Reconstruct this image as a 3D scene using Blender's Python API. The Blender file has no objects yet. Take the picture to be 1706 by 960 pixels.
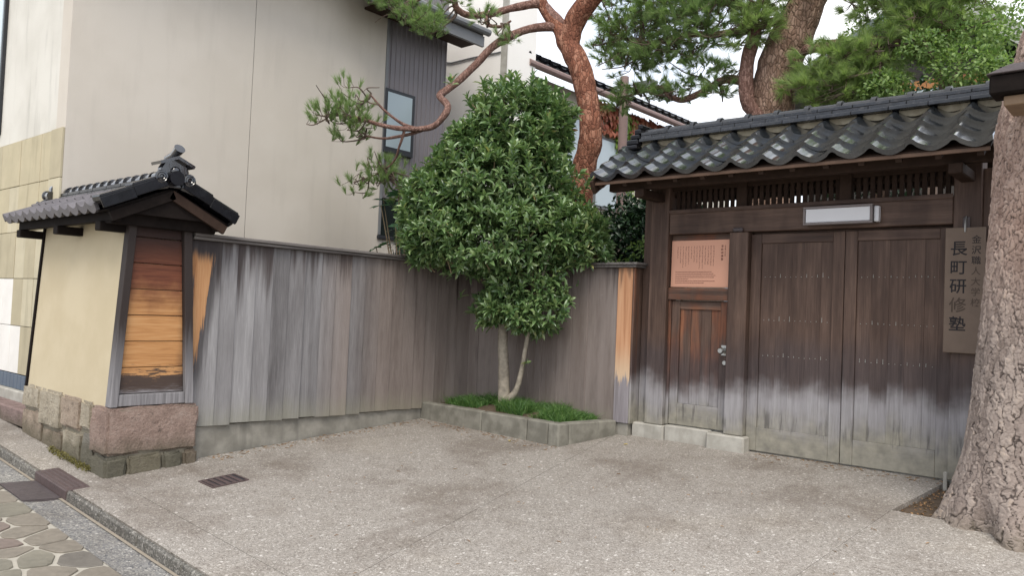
import bpy, bmesh, math, random
import numpy as np
from mathutils import Vector, Matrix, noise as mnoise
random.seed(7); np.random.seed(7)
scene = bpy.context.scene
col = scene.collection
R = math.radians

# ------------------------------------------------------------------ camera, sky, sun, exposure
cam_d = bpy.data.cameras.new('camera'); cam = bpy.data.objects.new('camera', cam_d); col.objects.link(cam)
scene.camera = cam
cam_d.sensor_width = 36.0; cam_d.lens = 1322.0 / 1706.0 * 36.0; cam_d.clip_start = 0.05; cam_d.clip_end = 500
YAW, PITCH, ROLL = R(40.9), math.atan(43 / 1322.0), R(2.4)
fw = Vector((-math.sin(YAW) * math.cos(PITCH), math.cos(YAW) * math.cos(PITCH), math.sin(PITCH)))
rt = Vector((math.cos(YAW), math.sin(YAW), 0)); up = rt.cross(fw)
r2 = rt * math.cos(ROLL) + up * math.sin(ROLL); u2 = up * math.cos(ROLL) - rt * math.sin(ROLL)
CAMLOC = Vector((0, 0, 1.17))
M_ = Matrix((r2, u2, -fw)).transposed().to_4x4(); M_.translation = CAMLOC
cam.matrix_world = M_

world = bpy.data.worlds.new('World'); scene.world = world; world.use_nodes = True
wn = world.node_tree; wn.nodes.clear()
w_out = wn.nodes.new('ShaderNodeOutputWorld')
sky = wn.nodes.new('ShaderNodeTexSky'); sky.sky_type = 'NISHITA'; sky.sun_disc = False
SUN_EL, SUN_AZ = R(54), R(138)          # azimuth clockwise from +Y
sky.sun_elevation = SUN_EL; sky.sun_rotation = SUN_AZ; sky.dust_density = 3.0
b1 = wn.nodes.new('ShaderNodeBackground'); b1.inputs[1].default_value = 0.11
wn.links.new(sky.outputs[0], b1.inputs[0])
# thin bright overcast: cloud noise between two pale tones
tc = wn.nodes.new('ShaderNodeTexCoord'); nz = wn.nodes.new('ShaderNodeTexNoise')
nz.inputs['Scale'].default_value = 2.2; nz.inputs['Detail'].default_value = 5
wn.links.new(tc.outputs['Generated'], nz.inputs['Vector'])
rp = wn.nodes.new('ShaderNodeValToRGB')
rp.color_ramp.elements[0].position = .36; rp.color_ramp.elements[0].color = (.56, .65, .82, 1)
rp.color_ramp.elements[1].position = .62; rp.color_ramp.elements[1].color = (1, .985, .96, 1)
wn.links.new(nz.outputs[0], rp.inputs[0])
b2 = wn.nodes.new('ShaderNodeBackground'); b2.inputs[1].default_value = 1.08
wn.links.new(rp.outputs[0], b2.inputs[0])
mxw = wn.nodes.new('ShaderNodeMixShader'); mxw.inputs[0].default_value = .82
wn.links.new(b1.outputs[0], mxw.inputs[1]); wn.links.new(b2.outputs[0], mxw.inputs[2])
wn.links.new(mxw.outputs[0], w_out.inputs[0])

sd = bpy.data.lights.new('sun', 'SUN'); sd.energy = 1.5; sd.angle = R(26); sd.color = (1, .93, .82)
so = bpy.data.objects.new('sun', sd); col.objects.link(so)
sdir = Vector((math.sin(SUN_AZ) * math.cos(SUN_EL), math.cos(SUN_AZ) * math.cos(SUN_EL), math.sin(SUN_EL)))
so.rotation_euler = (-sdir).to_track_quat('-Z', 'Y').to_euler(); so.location = sdir * 30
vs = scene.view_settings
vs.view_transform = 'Standard'; vs.look = 'None'; vs.exposure = 0.82; vs.gamma = 1.0; vs.use_curve_mapping = False

# ------------------------------------------------------------------ node helper
class NT:
    def __init__(s, name, rough=.6, spec=.4):
        s.m = bpy.data.materials.new(name); s.m.use_nodes = True
        s.t = s.m.node_tree; s.b = s.t.nodes['Principled BSDF']; s.out = s.t.nodes['Material Output']
        s.b.inputs['Roughness'].default_value = rough; s.b.inputs['Specular IOR Level'].default_value = spec
        s._p = None; s._r = None
    def n(s, t): return s.t.nodes.new(t)
    def put(s, sock, v):
        if isinstance(v, (int, float)): sock.default_value = v
        elif isinstance(v, (tuple, list)):
            sock.default_value = (*v, 1) if (len(v) == 3 and sock.type == 'RGBA') else v
        else: s.t.links.new(v, sock)
    @property
    def pos(s):
        if s._p is None: s._p = s.n('ShaderNodeNewGeometry').outputs['Position']
        return s._p
    @property
    def rnd(s):
        if s._r is None: s._r = s.n('ShaderNodeObjectInfo').outputs['Random']
        return s._r
    def island(s): return s.n('ShaderNodeNewGeometry').outputs['Random Per Island']
    def xyz(s, v=None):
        k = s.n('ShaderNodeSeparateXYZ'); s.put(k.inputs[0], v or s.pos); return k.outputs
    def comb(s, x, y, z):
        k = s.n('ShaderNodeCombineXYZ')
        for i, v in enumerate((x, y, z)): s.put(k.inputs[i], v)
        return k.outputs[0]
    def mapv(s, v, scale):
        k = s.n('ShaderNodeVectorMath'); k.operation = 'MULTIPLY'; s.put(k.inputs[0], v); k.inputs[1].default_value = scale; return k.outputs[0]
    def addv(s, a, b):
        k = s.n('ShaderNodeVectorMath'); k.operation = 'ADD'; s.put(k.inputs[0], a); s.put(k.inputs[1], b); return k.outputs[0]
    def rpos(s, k=31.0):                       # position shifted per object
        r = s.math('MULTIPLY', s.rnd, k); return s.addv(s.pos, s.comb(r, s.math('MULTIPLY', r, .7), s.math('MULTIPLY', r, .37)))
    def noise(s, v, scale=5, detail=4, rough=.55, dist=0):
        k = s.n('ShaderNodeTexNoise'); s.put(k.inputs['Vector'], v)
        k.inputs['Scale'].default_value = scale; k.inputs['Detail'].default_value = detail; k.inputs['Roughness'].default_value = rough; k.inputs['Distortion'].default_value = dist
        return k.outputs[0]
    def vor(s, v, scale, feat='F1', out='Distance', rand=1.0):
        k = s.n('ShaderNodeTexVoronoi'); k.feature = feat; s.put(k.inputs['Vector'], v); k.inputs['Scale'].default_value = scale; k.inputs['Randomness'].default_value = rand
        return k.outputs[out]
    def math(s, op, a, b=0.0, c=None):
        k = s.n('ShaderNodeMath'); k.operation = op; s.put(k.inputs[0], a); s.put(k.inputs[1], b)
        if c is not None: s.put(k.inputs[2], c)
        return k.outputs[0]
    def step(s, v, a, b):                      # smoothstep a..b -> 0..1
        k = s.n('ShaderNodeMapRange'); k.interpolation_type = 'SMOOTHSTEP'; s.put(k.inputs[0], v)
        k.inputs[1].default_value = a; k.inputs[2].default_value = b; return k.outputs[0]
    def ramp(s, v, stops):
        k = s.n('ShaderNodeValToRGB'); e = k.color_ramp.elements
        while len(e) < len(stops): e.new(.5)
        for i, (p, c) in enumerate(stops): e[i].position = p; e[i].color = (*c, 1)
        s.put(k.inputs[0], v); return k.outputs[0]
    def mix(s, f, a, b, mode='MIX'):
        k = s.n('ShaderNodeMix'); k.data_type = 'RGBA'; k.blend_type = mode
        s.put(k.inputs[0], f); s.put(k.inputs[6], a); s.put(k.inputs[7], b); return k.outputs[2]
    def bump(s, h, strength=.3, dist=.01):
        k = s.n('ShaderNodeBump'); k.inputs['Strength'].default_value = strength; k.inputs['Distance'].default_value = dist
        s.put(k.inputs['Height'], h); s.t.links.new(k.outputs[0], s.b.inputs['Normal'])
    def color(s, c): s.put(s.b.inputs['Base Color'], c)
    def rough(s, v): s.put(s.b.inputs['Roughness'], v)

MAT = {}
def plain(name, c, rough=.6, var=.12, scale=14, spec=.4, bump=.1, metal=0):
    m = NT(name, rough, spec); v = m.rpos()
    n1 = m.noise(v, scale, 5); n2 = m.noise(v, scale * .2, 3)
    f = m.math('ADD', m.math('MULTIPLY', n1, .6), m.math('MULTIPLY', n2, .6))
    m.color(m.ramp(f, [(.3, tuple(x * (1 - var) for x in c)), (.9, tuple(min(1, x * (1 + var)) for x in c))]))
    m.b.inputs['Metallic'].default_value = metal
    if bump: m.bump(n1, bump, .01)
    MAT[name] = m.m; return m.m

def grainpos(m, axis):
    v = m.rpos()
    return {'z': m.mapv(v, (1, 1, .045)), 'x': m.mapv(v, (.045, 1, 1)), 'y': m.mapv(v, (1, .045, 1))}[axis]

def fence_wood(name='fence_wood'):
    m = NT(name, .75, .25); g = grainpos(m, 'z'); x, y, z = m.xyz()
    fine = m.noise(g, 130, 4, .6); wide = m.noise(g, 16, 4, .6); big = m.noise(m.mapv(m.rpos(), (1, 1, .25)), 4.5, 3)
    hair = m.noise(m.mapv(m.rpos(), (1, 1, .02)), 330, 3, .6)
    blot = m.noise(m.mapv(m.rpos(), (1, 1, .22)), 6, 5, .6)
    f = m.math('ADD', m.math('ADD', m.math('MULTIPLY', hair, .28), m.math('MULTIPLY', fine, .16)), m.math('ADD', m.math('ADD', m.math('MULTIPLY', blot, .26), m.math('MULTIPLY', m.noise(m.mapv(m.rpos(), (1, 1, .06)), 11, 4, .65), .42)), m.math('MULTIPLY', m.rnd, .22)))
    f = m.math('SUBTRACT', f, .135)
    grey = m.ramp(f, [(.30, (.09, .085, .087)), (.45, (.17, .163, .166)), (.60, (.245, .238, .243)), (.78, (.36, .354, .358))])
    brown = m.ramp(f, [(.30, (.12, .095, .085)), (.5, (.205, .172, .157)), (.8, (.30, .262, .245))])
    # planks out in the weather by the street are silver, those under the trees stay brown
    fb = m.step(m.math('ADD', y, m.math('MULTIPLY', m.math('SUBTRACT', m.rnd, .5), .9)), 4.5, 5.3)
    c = m.mix(fb, grey, brown)
    # dark rain stains hanging from the cap
    t = m.math('ADD', z, m.math('MULTIPLY', m.math('SUBTRACT', wide, .5), 1.5))
    t = m.math('ADD', t, m.math('MULTIPLY', m.math('SUBTRACT', m.rnd, .6), .5))
    c = m.mix(m.math('MULTIPLY', m.step(t, 1.28, 1.82), .88), c, (.04, .028, .026))
    c = m.mix(m.math('MULTIPLY', m.step(big, .58, .78), .4), c, (.075, .066, .064))
    # algae at the foot
    gf = m.math('MULTIPLY', m.step(m.math('ADD', z, m.math('MULTIPLY', big, .35)), .52, .2), .42)
    c = m.mix(gf, c, (.25, .245, .17))
    # bare orange wood where the weathered skin has come off next to the wall end
    yy = m.math('ADD', y, m.math('MULTIPLY', m.math('SUBTRACT', m.noise(g, 40, 4, .7), .5), .16))
    lim = m.math('MULTIPLY_ADD', z, .115, 3.40)
    a1 = m.step(m.math('SUBTRACT', lim, yy), -.004, .012)
    a2 = m.step(m.math('ADD', z, m.math('MULTIPLY', m.math('SUBTRACT', hair, .5), .7)), .6, .68)
    a3 = m.step(m.math('ADD', z, m.math('MULTIPLY', m.math('SUBTRACT', wide, .5), .3)), 1.62, 1.5)
    a4 = m.step(x, -6.5, -6.54)
    a5 = m.step(m.math('ADD', yy, m.math('MULTIPLY', z, .055)), 3.455, 3.475)
    msk = m.math('MULTIPLY', m.math('MULTIPLY', a1, a2), m.math('MULTIPLY', a3, m.math('MULTIPLY', a4, a5)))
    org = m.ramp(m.math('ADD', m.math('MULTIPLY', wide, .6), m.math('MULTIPLY', hair, .4)), [(.3, (.16, .065, .03)), (.48, (.40, .20, .09)), (.7, (.52, .31, .16))])
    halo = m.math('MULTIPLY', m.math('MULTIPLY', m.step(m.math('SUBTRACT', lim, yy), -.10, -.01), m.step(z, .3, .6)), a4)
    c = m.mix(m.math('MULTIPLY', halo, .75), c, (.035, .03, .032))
    c = m.mix(msk, c, org)
    # pale scuffs
    sc = m.noise(m.pos, 9, 6, .8, 1.5)
    c = m.mix(m.math('MULTIPLY', m.step(sc, .66, .72), .25), c, (.42, .41, .41))
    m.color(c); m.bump(m.math('ADD', hair, m.math('ADD', fine, wide)), .5, .004); MAT[name] = m.m

def gate_wood(name, axis='z', red=0.0, line=.62):
    m = NT(name, .62, .3); g = grainpos(m, axis); gv = m.mapv(m.pos, (1, 1, .1)); x, y, z = m.xyz()
    fine = m.noise(g, 110, 4, .6); wide = m.noise(g, 18, 4, .6); big = m.noise(m.mapv(m.rpos(), (1, 1, .35)), 4, 3)
    st = m.noise(gv, 26, 5, .6)
    f = m.math('ADD', m.math('MULTIPLY', fine, .4), m.math('MULTIPLY', wide, .6))
    br = m.ramp(f, [(.3, (.047, .028, .021)), (.5, (.095, .059, .044)), (.75, (.165, .108, .082))])
    br = m.mix(m.math('MULTIPLY', m.step(big, .38, .66), .8), br, m.mix(1.0, br, (.55, .52, .52), 'MULTIPLY'))
    if red:
        rd = m.ramp(f, [(.3, (.09, .03, .016)), (.52, (.21, .075, .036)), (.78, (.38, .165, .08))])
        br = m.mix(m.math('MULTIPLY', m.step(m.math('ADD', big, m.math('MULTIPLY', wide, .5)), .66, .95), red), br, rd)
    zz = m.math('ADD', z, m.math('ADD', m.math('MULTIPLY', m.math('SUBTRACT', st, .5), .09), m.math('MULTIPLY', m.math('SUBTRACT', m.noise(m.pos, 3.2, 4), .5), .36)))
    zz = m.math('ADD', zz, m.math('MULTIPLY', m.math('SUBTRACT', m.rnd, .5), .10))
    c = m.mix(m.math('MULTIPLY', m.step(zz, line + .55, line + .16), .8), br, m.ramp(f, [(.3, (.03, .023, .024)), (.75, (.085, .066, .066))]))
    sil = m.ramp(f, [(.3, (.17, .16, .165)), (.55, (.285, .275, .285)), (.8, (.38, .37, .375))])
    c = m.mix(m.step(zz, line + .12, line - .14), c, sil)
    gr = m.ramp(m.noise(m.pos, 11, 5), [(.3, (.15, .14, .105)), (.7, (.30, .28, .215))])
    c = m.mix(m.math('MULTIPLY', m.step(zz, .46, .16), .8), c, gr)
    dk = m.math('MULTIPLY', m.step(st, .50, .66), m.math('MULTIPLY', m.step(z, .16, .24), m.step(zz, .44, .30)))
    c = m.mix(m.math('MULTIPLY', dk, .7), c, (.075, .07, .065))
    m.color(c); m.bump(m.math('ADD', fine, wide), .3, .004); MAT[name] = m.m

def bare_plank():
    m = NT('bare_plank', .65, .3); g = grainpos(m, 'z'); x, y, z = m.xyz()
    fine = m.noise(g, 120, 4); wide = m.noise(g, 26, 4)
    org = m.ramp(wide, [(.25, (.31, .14, .07)), (.5, (.48, .255, .14)), (.8, (.57, .35, .215))])
    org = m.mix(m.step(z, .95, .55), org, (.55, .40, .27))
    f = m.math('ADD', m.math('MULTIPLY', fine, .4), m.math('MULTIPLY', wide, .6))
    sil = m.ramp(f, [(.3, (.15, .135, .14)), (.55, (.245, .225, .24)), (.8, (.33, .31, .325))])
    zz = m.math('ADD', z, m.math('MULTIPLY', m.math('SUBTRACT', m.noise(g, 45, 4, .7), .5), .5))
    c = m.mix(m.step(zz, .60, .54), org, sil)
    c = m.mix(m.math('MULTIPLY', m.step(m.math('ADD', z, wide), 2.05, 2.2), .7), c, (.10, .055, .035))
    m.color(c); m.bump(m.math('ADD', fine, wide), .3, .004); MAT['bare_plank'] = m.m

def end_boards():
    m = NT('end_board', .6, .3); g = grainpos(m, 'y'); x, y, z = m.xyz()
    fine = m.noise(g, 110, 4); wide = m.noise(g, 24, 4)
    f = m.math('ADD', m.math('MULTIPLY', fine, .45), m.math('MULTIPLY', wide, .55))
    org = m.ramp(f, [(.3, (.24, .10, .035)), (.5, (.44, .22, .085)), (.75, (.56, .33, .155))])
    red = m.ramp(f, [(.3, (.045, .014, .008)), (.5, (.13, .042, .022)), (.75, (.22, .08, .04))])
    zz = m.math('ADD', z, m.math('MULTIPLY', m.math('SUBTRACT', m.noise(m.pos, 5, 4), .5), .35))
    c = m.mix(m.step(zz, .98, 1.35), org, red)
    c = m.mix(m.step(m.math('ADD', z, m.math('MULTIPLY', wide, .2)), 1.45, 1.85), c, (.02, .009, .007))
    st = m.noise(m.mapv(m.rpos(), (1, .12, 1)), 48, 5, .75)
    z2 = m.math('ADD', z, m.math('MULTIPLY', m.math('SUBTRACT', st, .5), .5))
    c = m.mix(m.math('MULTIPLY', m.step(z2, .58, .53), .92), c, (.03, .027, .03))
    c = m.mix(m.step(m.math('ADD', z, m.math('MULTIPLY', m.math('SUBTRACT', st, .5), .2)), .45, .34), c, (.27, .26, .27))
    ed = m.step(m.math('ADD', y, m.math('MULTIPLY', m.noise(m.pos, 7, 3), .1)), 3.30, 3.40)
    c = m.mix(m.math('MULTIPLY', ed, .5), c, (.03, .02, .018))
    m.color(c); m.bump(m.math('ADD', fine, wide), .3, .004); MAT['end_board'] = m.m

def stucco(name, c, c2, scale=3, bumpsc=140, bump=.25, drip=.0):
    m = NT(name, .9, .15)
    n1 = m.noise(m.pos, scale, 5); n2 = m.noise(m.pos, bumpsc, 3); n3 = m.noise(m.mapv(m.pos, (1, 1, .12)), 7, 5)
    k = m.mix(m.step(n1, .35, .7), c, c2)
    if drip: k = m.mix(m.math('MULTIPLY', m.step(n3, .52, .72), drip), k, tuple(x * .55 for x in c))
    k = m.mix(m.math('MULTIPLY', m.step(n2, .3, .7), .12), k, tuple(x * .7 for x in c))
    m.color(k); m.bump(n2, bump, .004); MAT[name] = m.m

def aggregate(name, tones, scale=85, mortar=(.22, .2, .18), stain=.5, pale_grade=None):
    m = NT(name, .7, .35)
    v = m.pos
    cc = m.vor(v, scale, 'F1', 'Color'); de = m.vor(v, scale, 'DISTANCE_TO_EDGE', 'Distance')
    r = m.n('ShaderNodeSeparateColor'); m.put(r.inputs[0], cc)
    peb = m.ramp(r.outputs[0], tones)
    c = m.mix(m.step(de, .03, .12), mortar, peb)
    c2 = m.vor(v, scale * .55, 'F1', 'Color'); r2_ = m.n('ShaderNodeSeparateColor'); m.put(r2_.inputs[0], c2)
    c = m.mix(m.step(r2_.outputs[1], .8, .82), c, m.ramp(r2_.outputs[0], tones))
    big = m.noise(v, 1.1, 6, .65); mid = m.noise(v, 5, 5, .6)
    c = m.mix(m.math('MULTIPLY', m.step(big, .45, .68), stain), c, m.mix(1.0, c, (.55, .50, .46), 'MULTIPLY'))
    c = m.mix(m.math('MULTIPLY', m.step(mid, .5, .75), stain * .6), c, m.mix(1.0, c, (.66, .62, .58), 'MULTIPLY'))
    c = m.mix(m.math('MULTIPLY', m.step(m.noise(v, .7, 3), .55, .7), .35), c, m.mix(1.0, c, (1.18, 1.16, 1.1), 'MULTIPLY'))
    if pale_grade:                                     # paler towards the street and the right, broken up by noise
        x, y, z = m.xyz(); k = m.math('ADD', m.math('ADD', m.math('MULTIPLY', x, .35), m.math('MULTIPLY', y, -.30)), m.math('MULTIPLY', m.noise(v, .9, 5, .6), 1.6))
        c = m.mix(m.math('MULTIPLY', m.step(k, -2.0, -.3), .75), c, m.mix(1.0, c, (1.5, 1.51, 1.52), 'MULTIPLY'))
        # cracks and tyre-dark patches
        c = m.mix(m.math('MULTIPLY', m.step(m.noise(m.mapv(v, (1, .35, 1)), 2.3, 5, .7), .54, .72), .42), c, (.15, .125, .105))
    m.color(c); m.bump(de, .5, .006); MAT[name] = m.m

def kawara(name, c, rough=.26, var=.5, dust=.3, dustc=(.16, .155, .16), spec=.6, coat=0.0):
    m = NT(name, rough, spec); v = m.rpos()
    n1 = m.noise(v, 9, 5); n2 = m.noise(v, 60, 4)
    k = m.mix(m.step(n1, .3, .7), tuple(x * (1 - var) for x in c), tuple(x * (1 + var) for x in c))
    k = m.mix(m.math('MULTIPLY', m.rnd, .35), k, tuple(x * 1.9 for x in c))
    k = m.mix(m.math('MULTIPLY', m.step(m.noise(v, 14, 6, .7), .52, .75), dust), k, dustc)
    m.b.inputs['Coat Weight'].default_value = coat; m.b.inputs['Coat Roughness'].default_value = .12
    m.color(k); m.rough(m.math('ADD', rough - .06, m.math('MULTIPLY', m.step(m.noise(v, 7, 5, .6), .45, .8), .22)))
    m.bump(m.math('ADD', n1, m.math('MULTIPLY', n2, .25)), .12, .01); MAT[name] = m.m

def leafmat(name, stops, rough=.4, trans=.25, spec=.5, tint=(1.2, 1.3, .8)):
    m = NT(name, rough, spec); i = m.island()
    c = m.ramp(m.math('ADD', m.math('MULTIPLY', i, .75), m.math('MULTIPLY', m.noise(m.pos, 3.5, 3), .35)), stops)
    m.color(c)
    tr = m.n('ShaderNodeBsdfTranslucent'); m.put(tr.inputs[0], m.mix(1.0, c, tint, 'MULTIPLY'))
    mx = m.n('ShaderNodeMixShader'); mx.inputs[0].default_value = trans
    m.t.links.new(m.b.outputs[0], mx.inputs[1]); m.t.links.new(tr.outputs[0], mx.inputs[2]); m.t.links.new(mx.outputs[0], m.out.inputs[0])
    MAT[name] = m.m

def bark(name, c1, c2, c3, scale=16, rough=.85, stretch=.45, bump=.7, edge=.8, warp=.05):
    m = NT(name, rough, .2); v = m.mapv(m.pos, (1, 1, stretch))
    v = m.addv(v, m.mapv(m.n('ShaderNodeNewGeometry').outputs['Normal'], (.02, .02, .02)))
    nn = m.n('ShaderNodeTexNoise'); nn.inputs['Scale'].default_value = 9; nn.inputs['Detail'].default_value = 3; m.put(nn.inputs['Vector'], m.pos)
    v = m.addv(v, m.mapv(nn.outputs['Color'], (warp, warp, warp)))
    de = m.vor(v, scale, 'DISTANCE_TO_EDGE', 'Distance'); cc = m.vor(v, scale, 'F1', 'Color')
    r = m.n('ShaderNodeSeparateColor'); m.put(r.inputs[0], cc)
    n1 = m.noise(m.pos, 40, 5)
    k = m.ramp(m.math('ADD', m.math('MULTIPLY', r.outputs[0], .6), m.math('MULTIPLY', n1, .5)), [(.2, c1), (.55, c2), (.9, c3)])
    k = m.mix(m.math('MULTIPLY', m.step(de, .09, .0), edge), k, tuple(x * .4 for x in c1))
    m.color(k); m.bump(m.math('ADD', m.step(de, 0, .16), m.math('MULTIPLY', n1, .5)), bump, .02); MAT[name] = m.m

fence_wood(); gate_wood('gate_wood'); gate_wood('gate_rail', 'x'); gate_wood('wicket_wood', 'z', .75, .52); gate_wood('wicket_rail', 'x', .6, .52)
bare_plank(); end_boards()
stucco('beige_stucco', (.505, .462, .405), (.55, .507, .45), 1.2, drip=.10)
stucco('front_stucco', (.55, .53, .48), (.62, .60, .55), 1.6, drip=.4)
stucco('ochre_stucco', (.47, .40, .275), (.52, .45, .32), 2, bumpsc=220, bump=.12)
stucco('white_stucco', (.84, .81, .77), (.87, .85, .81), 1.0)
stucco('cream_stucco', (.66, .61, .52), (.72, .67, .58), 1.5, drip=.15)
stucco('concrete', (.20, .19, .165), (.30, .285, .25), 6, 90, .3, drip=.5)
stucco('planter_stone', (.155, .148, .125), (.25, .24, .205), 7, 120, .4, drip=.5)
stucco('pale_stone', (.33, .315, .28), (.43, .415, .375), 8, 120, .3, drip=.45)
stucco('plaster_fill', (.22, .19, .135), (.34, .305, .23), 12, 120, .2, drip=.5)
def stone_mat(name, a, b, c):
    m = NT(name, .9, .15); v = m.rpos(); n = m.noise(v, 55, 6, .7); n2 = m.noise(v, 7, 4)
    k = m.ramp(m.math('ADD', m.math('MULTIPLY', n, .55), m.math('MULTIPLY', n2, .5)), [(.3, a), (.52, b), (.75, c)])
    z = m.xyz()[2]
    k = m.mix(m.math('MULTIPLY', m.step(m.math('ADD', z, m.math('MULTIPLY', n2, .25)), .22, -.04), .75), k, (.095, .088, .06))
    k = m.mix(m.math('MULTIPLY', m.step(m.noise(v, 16, 6, .75), .54, .68), .55), k, (.085, .07, .06))
    m.color(k); m.bump(m.math('ADD', n, m.noise(v, 18, 4)), 1.0, .015); MAT[name] = m.m
stone_mat('pink_stone', (.175, .125, .105), (.275, .20, .168), (.37, .295, .255))
stone_mat('buff_stone', (.22, .19, .145), (.36, .315, .245), (.50, .455, .37))
stone_mat('tan_stone', (.20, .155, .12), (.32, .255, .20), (.43, .36, .29))
stone_mat('grey_stone', (.12, .113, .10), (.21, .197, .172), (.31, .29, .255))
stone_mat('rose_kerb', (.16, .11, .105), (.23, .165, .155), (.30, .23, .215))
aggregate('apron_aggregate', [(.0, (.15, .132, .114)), (.3, (.26, .235, .208)), (.6, (.305, .28, .25)), (.9, (.36, .333, .30)), (1, (.54, .512, .478))], 125, (.20, .182, .162), .72, pale_grade=True)
aggregate('pale_aggregate', [(.0, (.185, .165, .15)), (.3, (.305, .28, .26)), (.6, (.36, .335, .31)), (.9, (.425, .40, .375)), (1, (.62, .59, .56))], 88, (.24, .222, .205), .45)
aggregate('gutter_aggregate', [(.0, (.085, .085, .09)), (.3, (.17, .168, .168)), (.6, (.235, .23, .22)), (.85, (.30, .287, .262)), (1, (.44, .425, .395))], 95, (.17, .165, .155), .5)
aggregate('kerb_aggregate', [(.0, (.06, .057, .052)), (.4, (.125, .118, .105)), (.8, (.195, .185, .165)), (1, (.33, .315, .29))], 95, (.085, .08, .07), .6)
kawara('tile_dark', (.013, .015, .017), .09, dust=.3, dustc=(.105, .095, .085), spec=1.0, coat=1.0)
kawara('tile_ridge', (.017, .018, .021), .30, dust=.3, spec=.5)
kawara('tile_black', (.005, .005, .0065), .26, dust=.10, dustc=(.05, .05, .06), spec=.22)
kawara('tile_gloss', (.006, .006, .008), .10, dust=.08, dustc=(.05, .05, .06), spec=.9, coat=.5)
kawara('tile_matte', (.085, .078, .086), .55, .25, dust=.5, dustc=(.17, .155, .165))
plain('dark_timber', (.011, .008, .007), .8, .5, 20, .1)
plain('eave_timber', (.036, .022, .016), .75, .4, 20, .15)
plain('tan_eave', (.095, .055, .035), .7, .3, 20)
plain('tan_timber', (.20, .135, .085), .7, .3, 20)
m = NT('post_grey', .7, .3); g = grainpos(m, 'z'); f_ = m.noise(g, 60, 4)
z_ = m.xyz()[2]
c_ = m.ramp(f_, [(.3, (.13, .125, .13)), (.7, (.27, .26, .27))])
c_ = m.mix(m.step(m.math('ADD', z_, m.math('MULTIPLY', f_, .6)), .7, 1.35), c_, (.03, .022, .02)); m.color(c_); m.bump(f_, .3, .004); MAT['post_grey'] = m.m
m = NT('cap_wood', .7, .3); g = grainpos(m, 'y'); f_ = m.noise(g, 50, 4); m.color(m.ramp(f_, [(.3, (.07, .06, .058)), (.7, (.19, .175, .165))])); m.bump(f_, .3, .004); MAT['cap_wood'] = m.m
plain('metal_clad', (.185, .17, .18), .45, .08, 3, .4, 0)
plain('dark_frame', (.018, .02, .024), .4, .2, 10, .5, 0)
plain('roof_edge', (.16, .165, .17), .5, .15, 8)
plain('iron', (.065, .052, .053), .6, .35, 40, .4, .3)
plain('iron_rust', (.075, .052, .05), .6, .35, 40, .4, .3)
plain('steel', (.42, .42, .40), .32, .2, 30, .5, .05, 1)
plain('copper_board', (.58, .305, .21), .55, .06, 6, .35, 0)
plain('ink', (.10, .035, .025), .7, .1, 20, .2, 0)
plain('sumi', (.022, .02, .022), .75, .1, 20, .2, 0)
plain('sumi_faded', (.072, .053, .042), .75, .2, 20, .2, 0)
plain('sign_wood', (.145, .105, .079), .7, .22, 9)
plain('diffuser', (.62, .62, .64), .35, .03, 5, .4, 0)
plain('lamp_frame', (.17, .145, .14), .5, .15, 20)
plain('mortar', (.36, .335, .285), .9, .15, 30)
plain('mortar_dark', (.20, .18, .14), .95, .3, 30, .1, .4)
plain('soil', (.10, .075, .055), .95, .4, 60, .1, .8)
plain('ground_dirt', (.12, .10, .075), .95, .3, 20, .1, .5)
plain('sand', (.27, .235, .19), .95, .15, 50, .1, .3)
plain('blue_tile', (.055, .085, .13), .3, .2, 10, .5)
plain('pole_brown', (.24, .165, .15), .6, .15, 12)
plain('house_wall', (.05, .045, .042), .8, .3, 6)
plain('grey_board', (.36, .37, .34), .7, .15, 12)
plain('slate_roof', (.15, .175, .185), .5, .2, 9)
plain('orange_wood', (.42, .19, .07), .6, .2, 12)
plain('pale_bark', (.27, .24, .195), .85, .6, 22, .2, .8)
plain('twig_tan', (.22, .165, .10), .8, .3, 30)
plain('twig_grey', (.11, .078, .06), .85, .3, 30)
for nm, cc in (('flag_a', (.18, .158, .128)), ('flag_b', (.155, .122, .104)), ('flag_c', (.165, .152, .12)), ('flag_d', (.128, .116, .10))): plain(nm, cc, .6, .3, 22, .4, .35)
for nm, cc in (('panel_a', (.43, .38, .265)), ('panel_b', (.39, .345, .245)), ('panel_c', (.46, .415, .305))): stucco(nm, cc, tuple(x * 1.1 for x in cc), 4, 160, .2, drip=.4)
stucco('panel_white', (.68, .66, .63), (.74, .72, .69), 4, 160, .15)
m = NT('window_glass', .08, .6); m.color((.33, .40, .43)); m.b.inputs['Roughness'].default_value = .12; MAT['window_glass'] = m.m
m = NT('window_pale', .3, .5); m.color((.50, .58, .63)); MAT['window_pale'] = m.m
m = NT('window_dark', .1, .6); m.color((.012, .018, .017)); MAT['window_dark'] = m.m
leafmat('leaf_osmanthus', [(.1, (.048, .098, .036)), (.4, (.098, .175, .064)), (.7, (.165, .255, .098)), (.93, (.25, .33, .135)), (1, (.42, .36, .13))], .28, .22, .8)
leafmat('leaf_brown', [(.1, (.20, .10, .045)), (.9, (.38, .23, .11))], .6, .2)
leafmat('needle_green', [(.1, (.125, .195, .075)), (.5, (.205, .305, .12)), (.85, (.285, .385, .17)), (1, (.37, .36, .20))], .5, .5)
leafmat('needle_yellow', [(.1, (.165, .24, .085)), (.5, (.26, .36, .135)), (.85, (.345, .44, .18)), (1, (.41, .40, .21))], .5, .5)
leafmat('leaf_bright', [(.1, (.085, .15, .045)), (.5, (.165, .265, .08)), (.9, (.27, .37, .125))], .5, .4)
leafmat('leaf_dark', [(.1, (.008, .022, .012)), (.6, (.018, .045, .022)), (1, (.045, .09, .035))], .4, .15)
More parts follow.
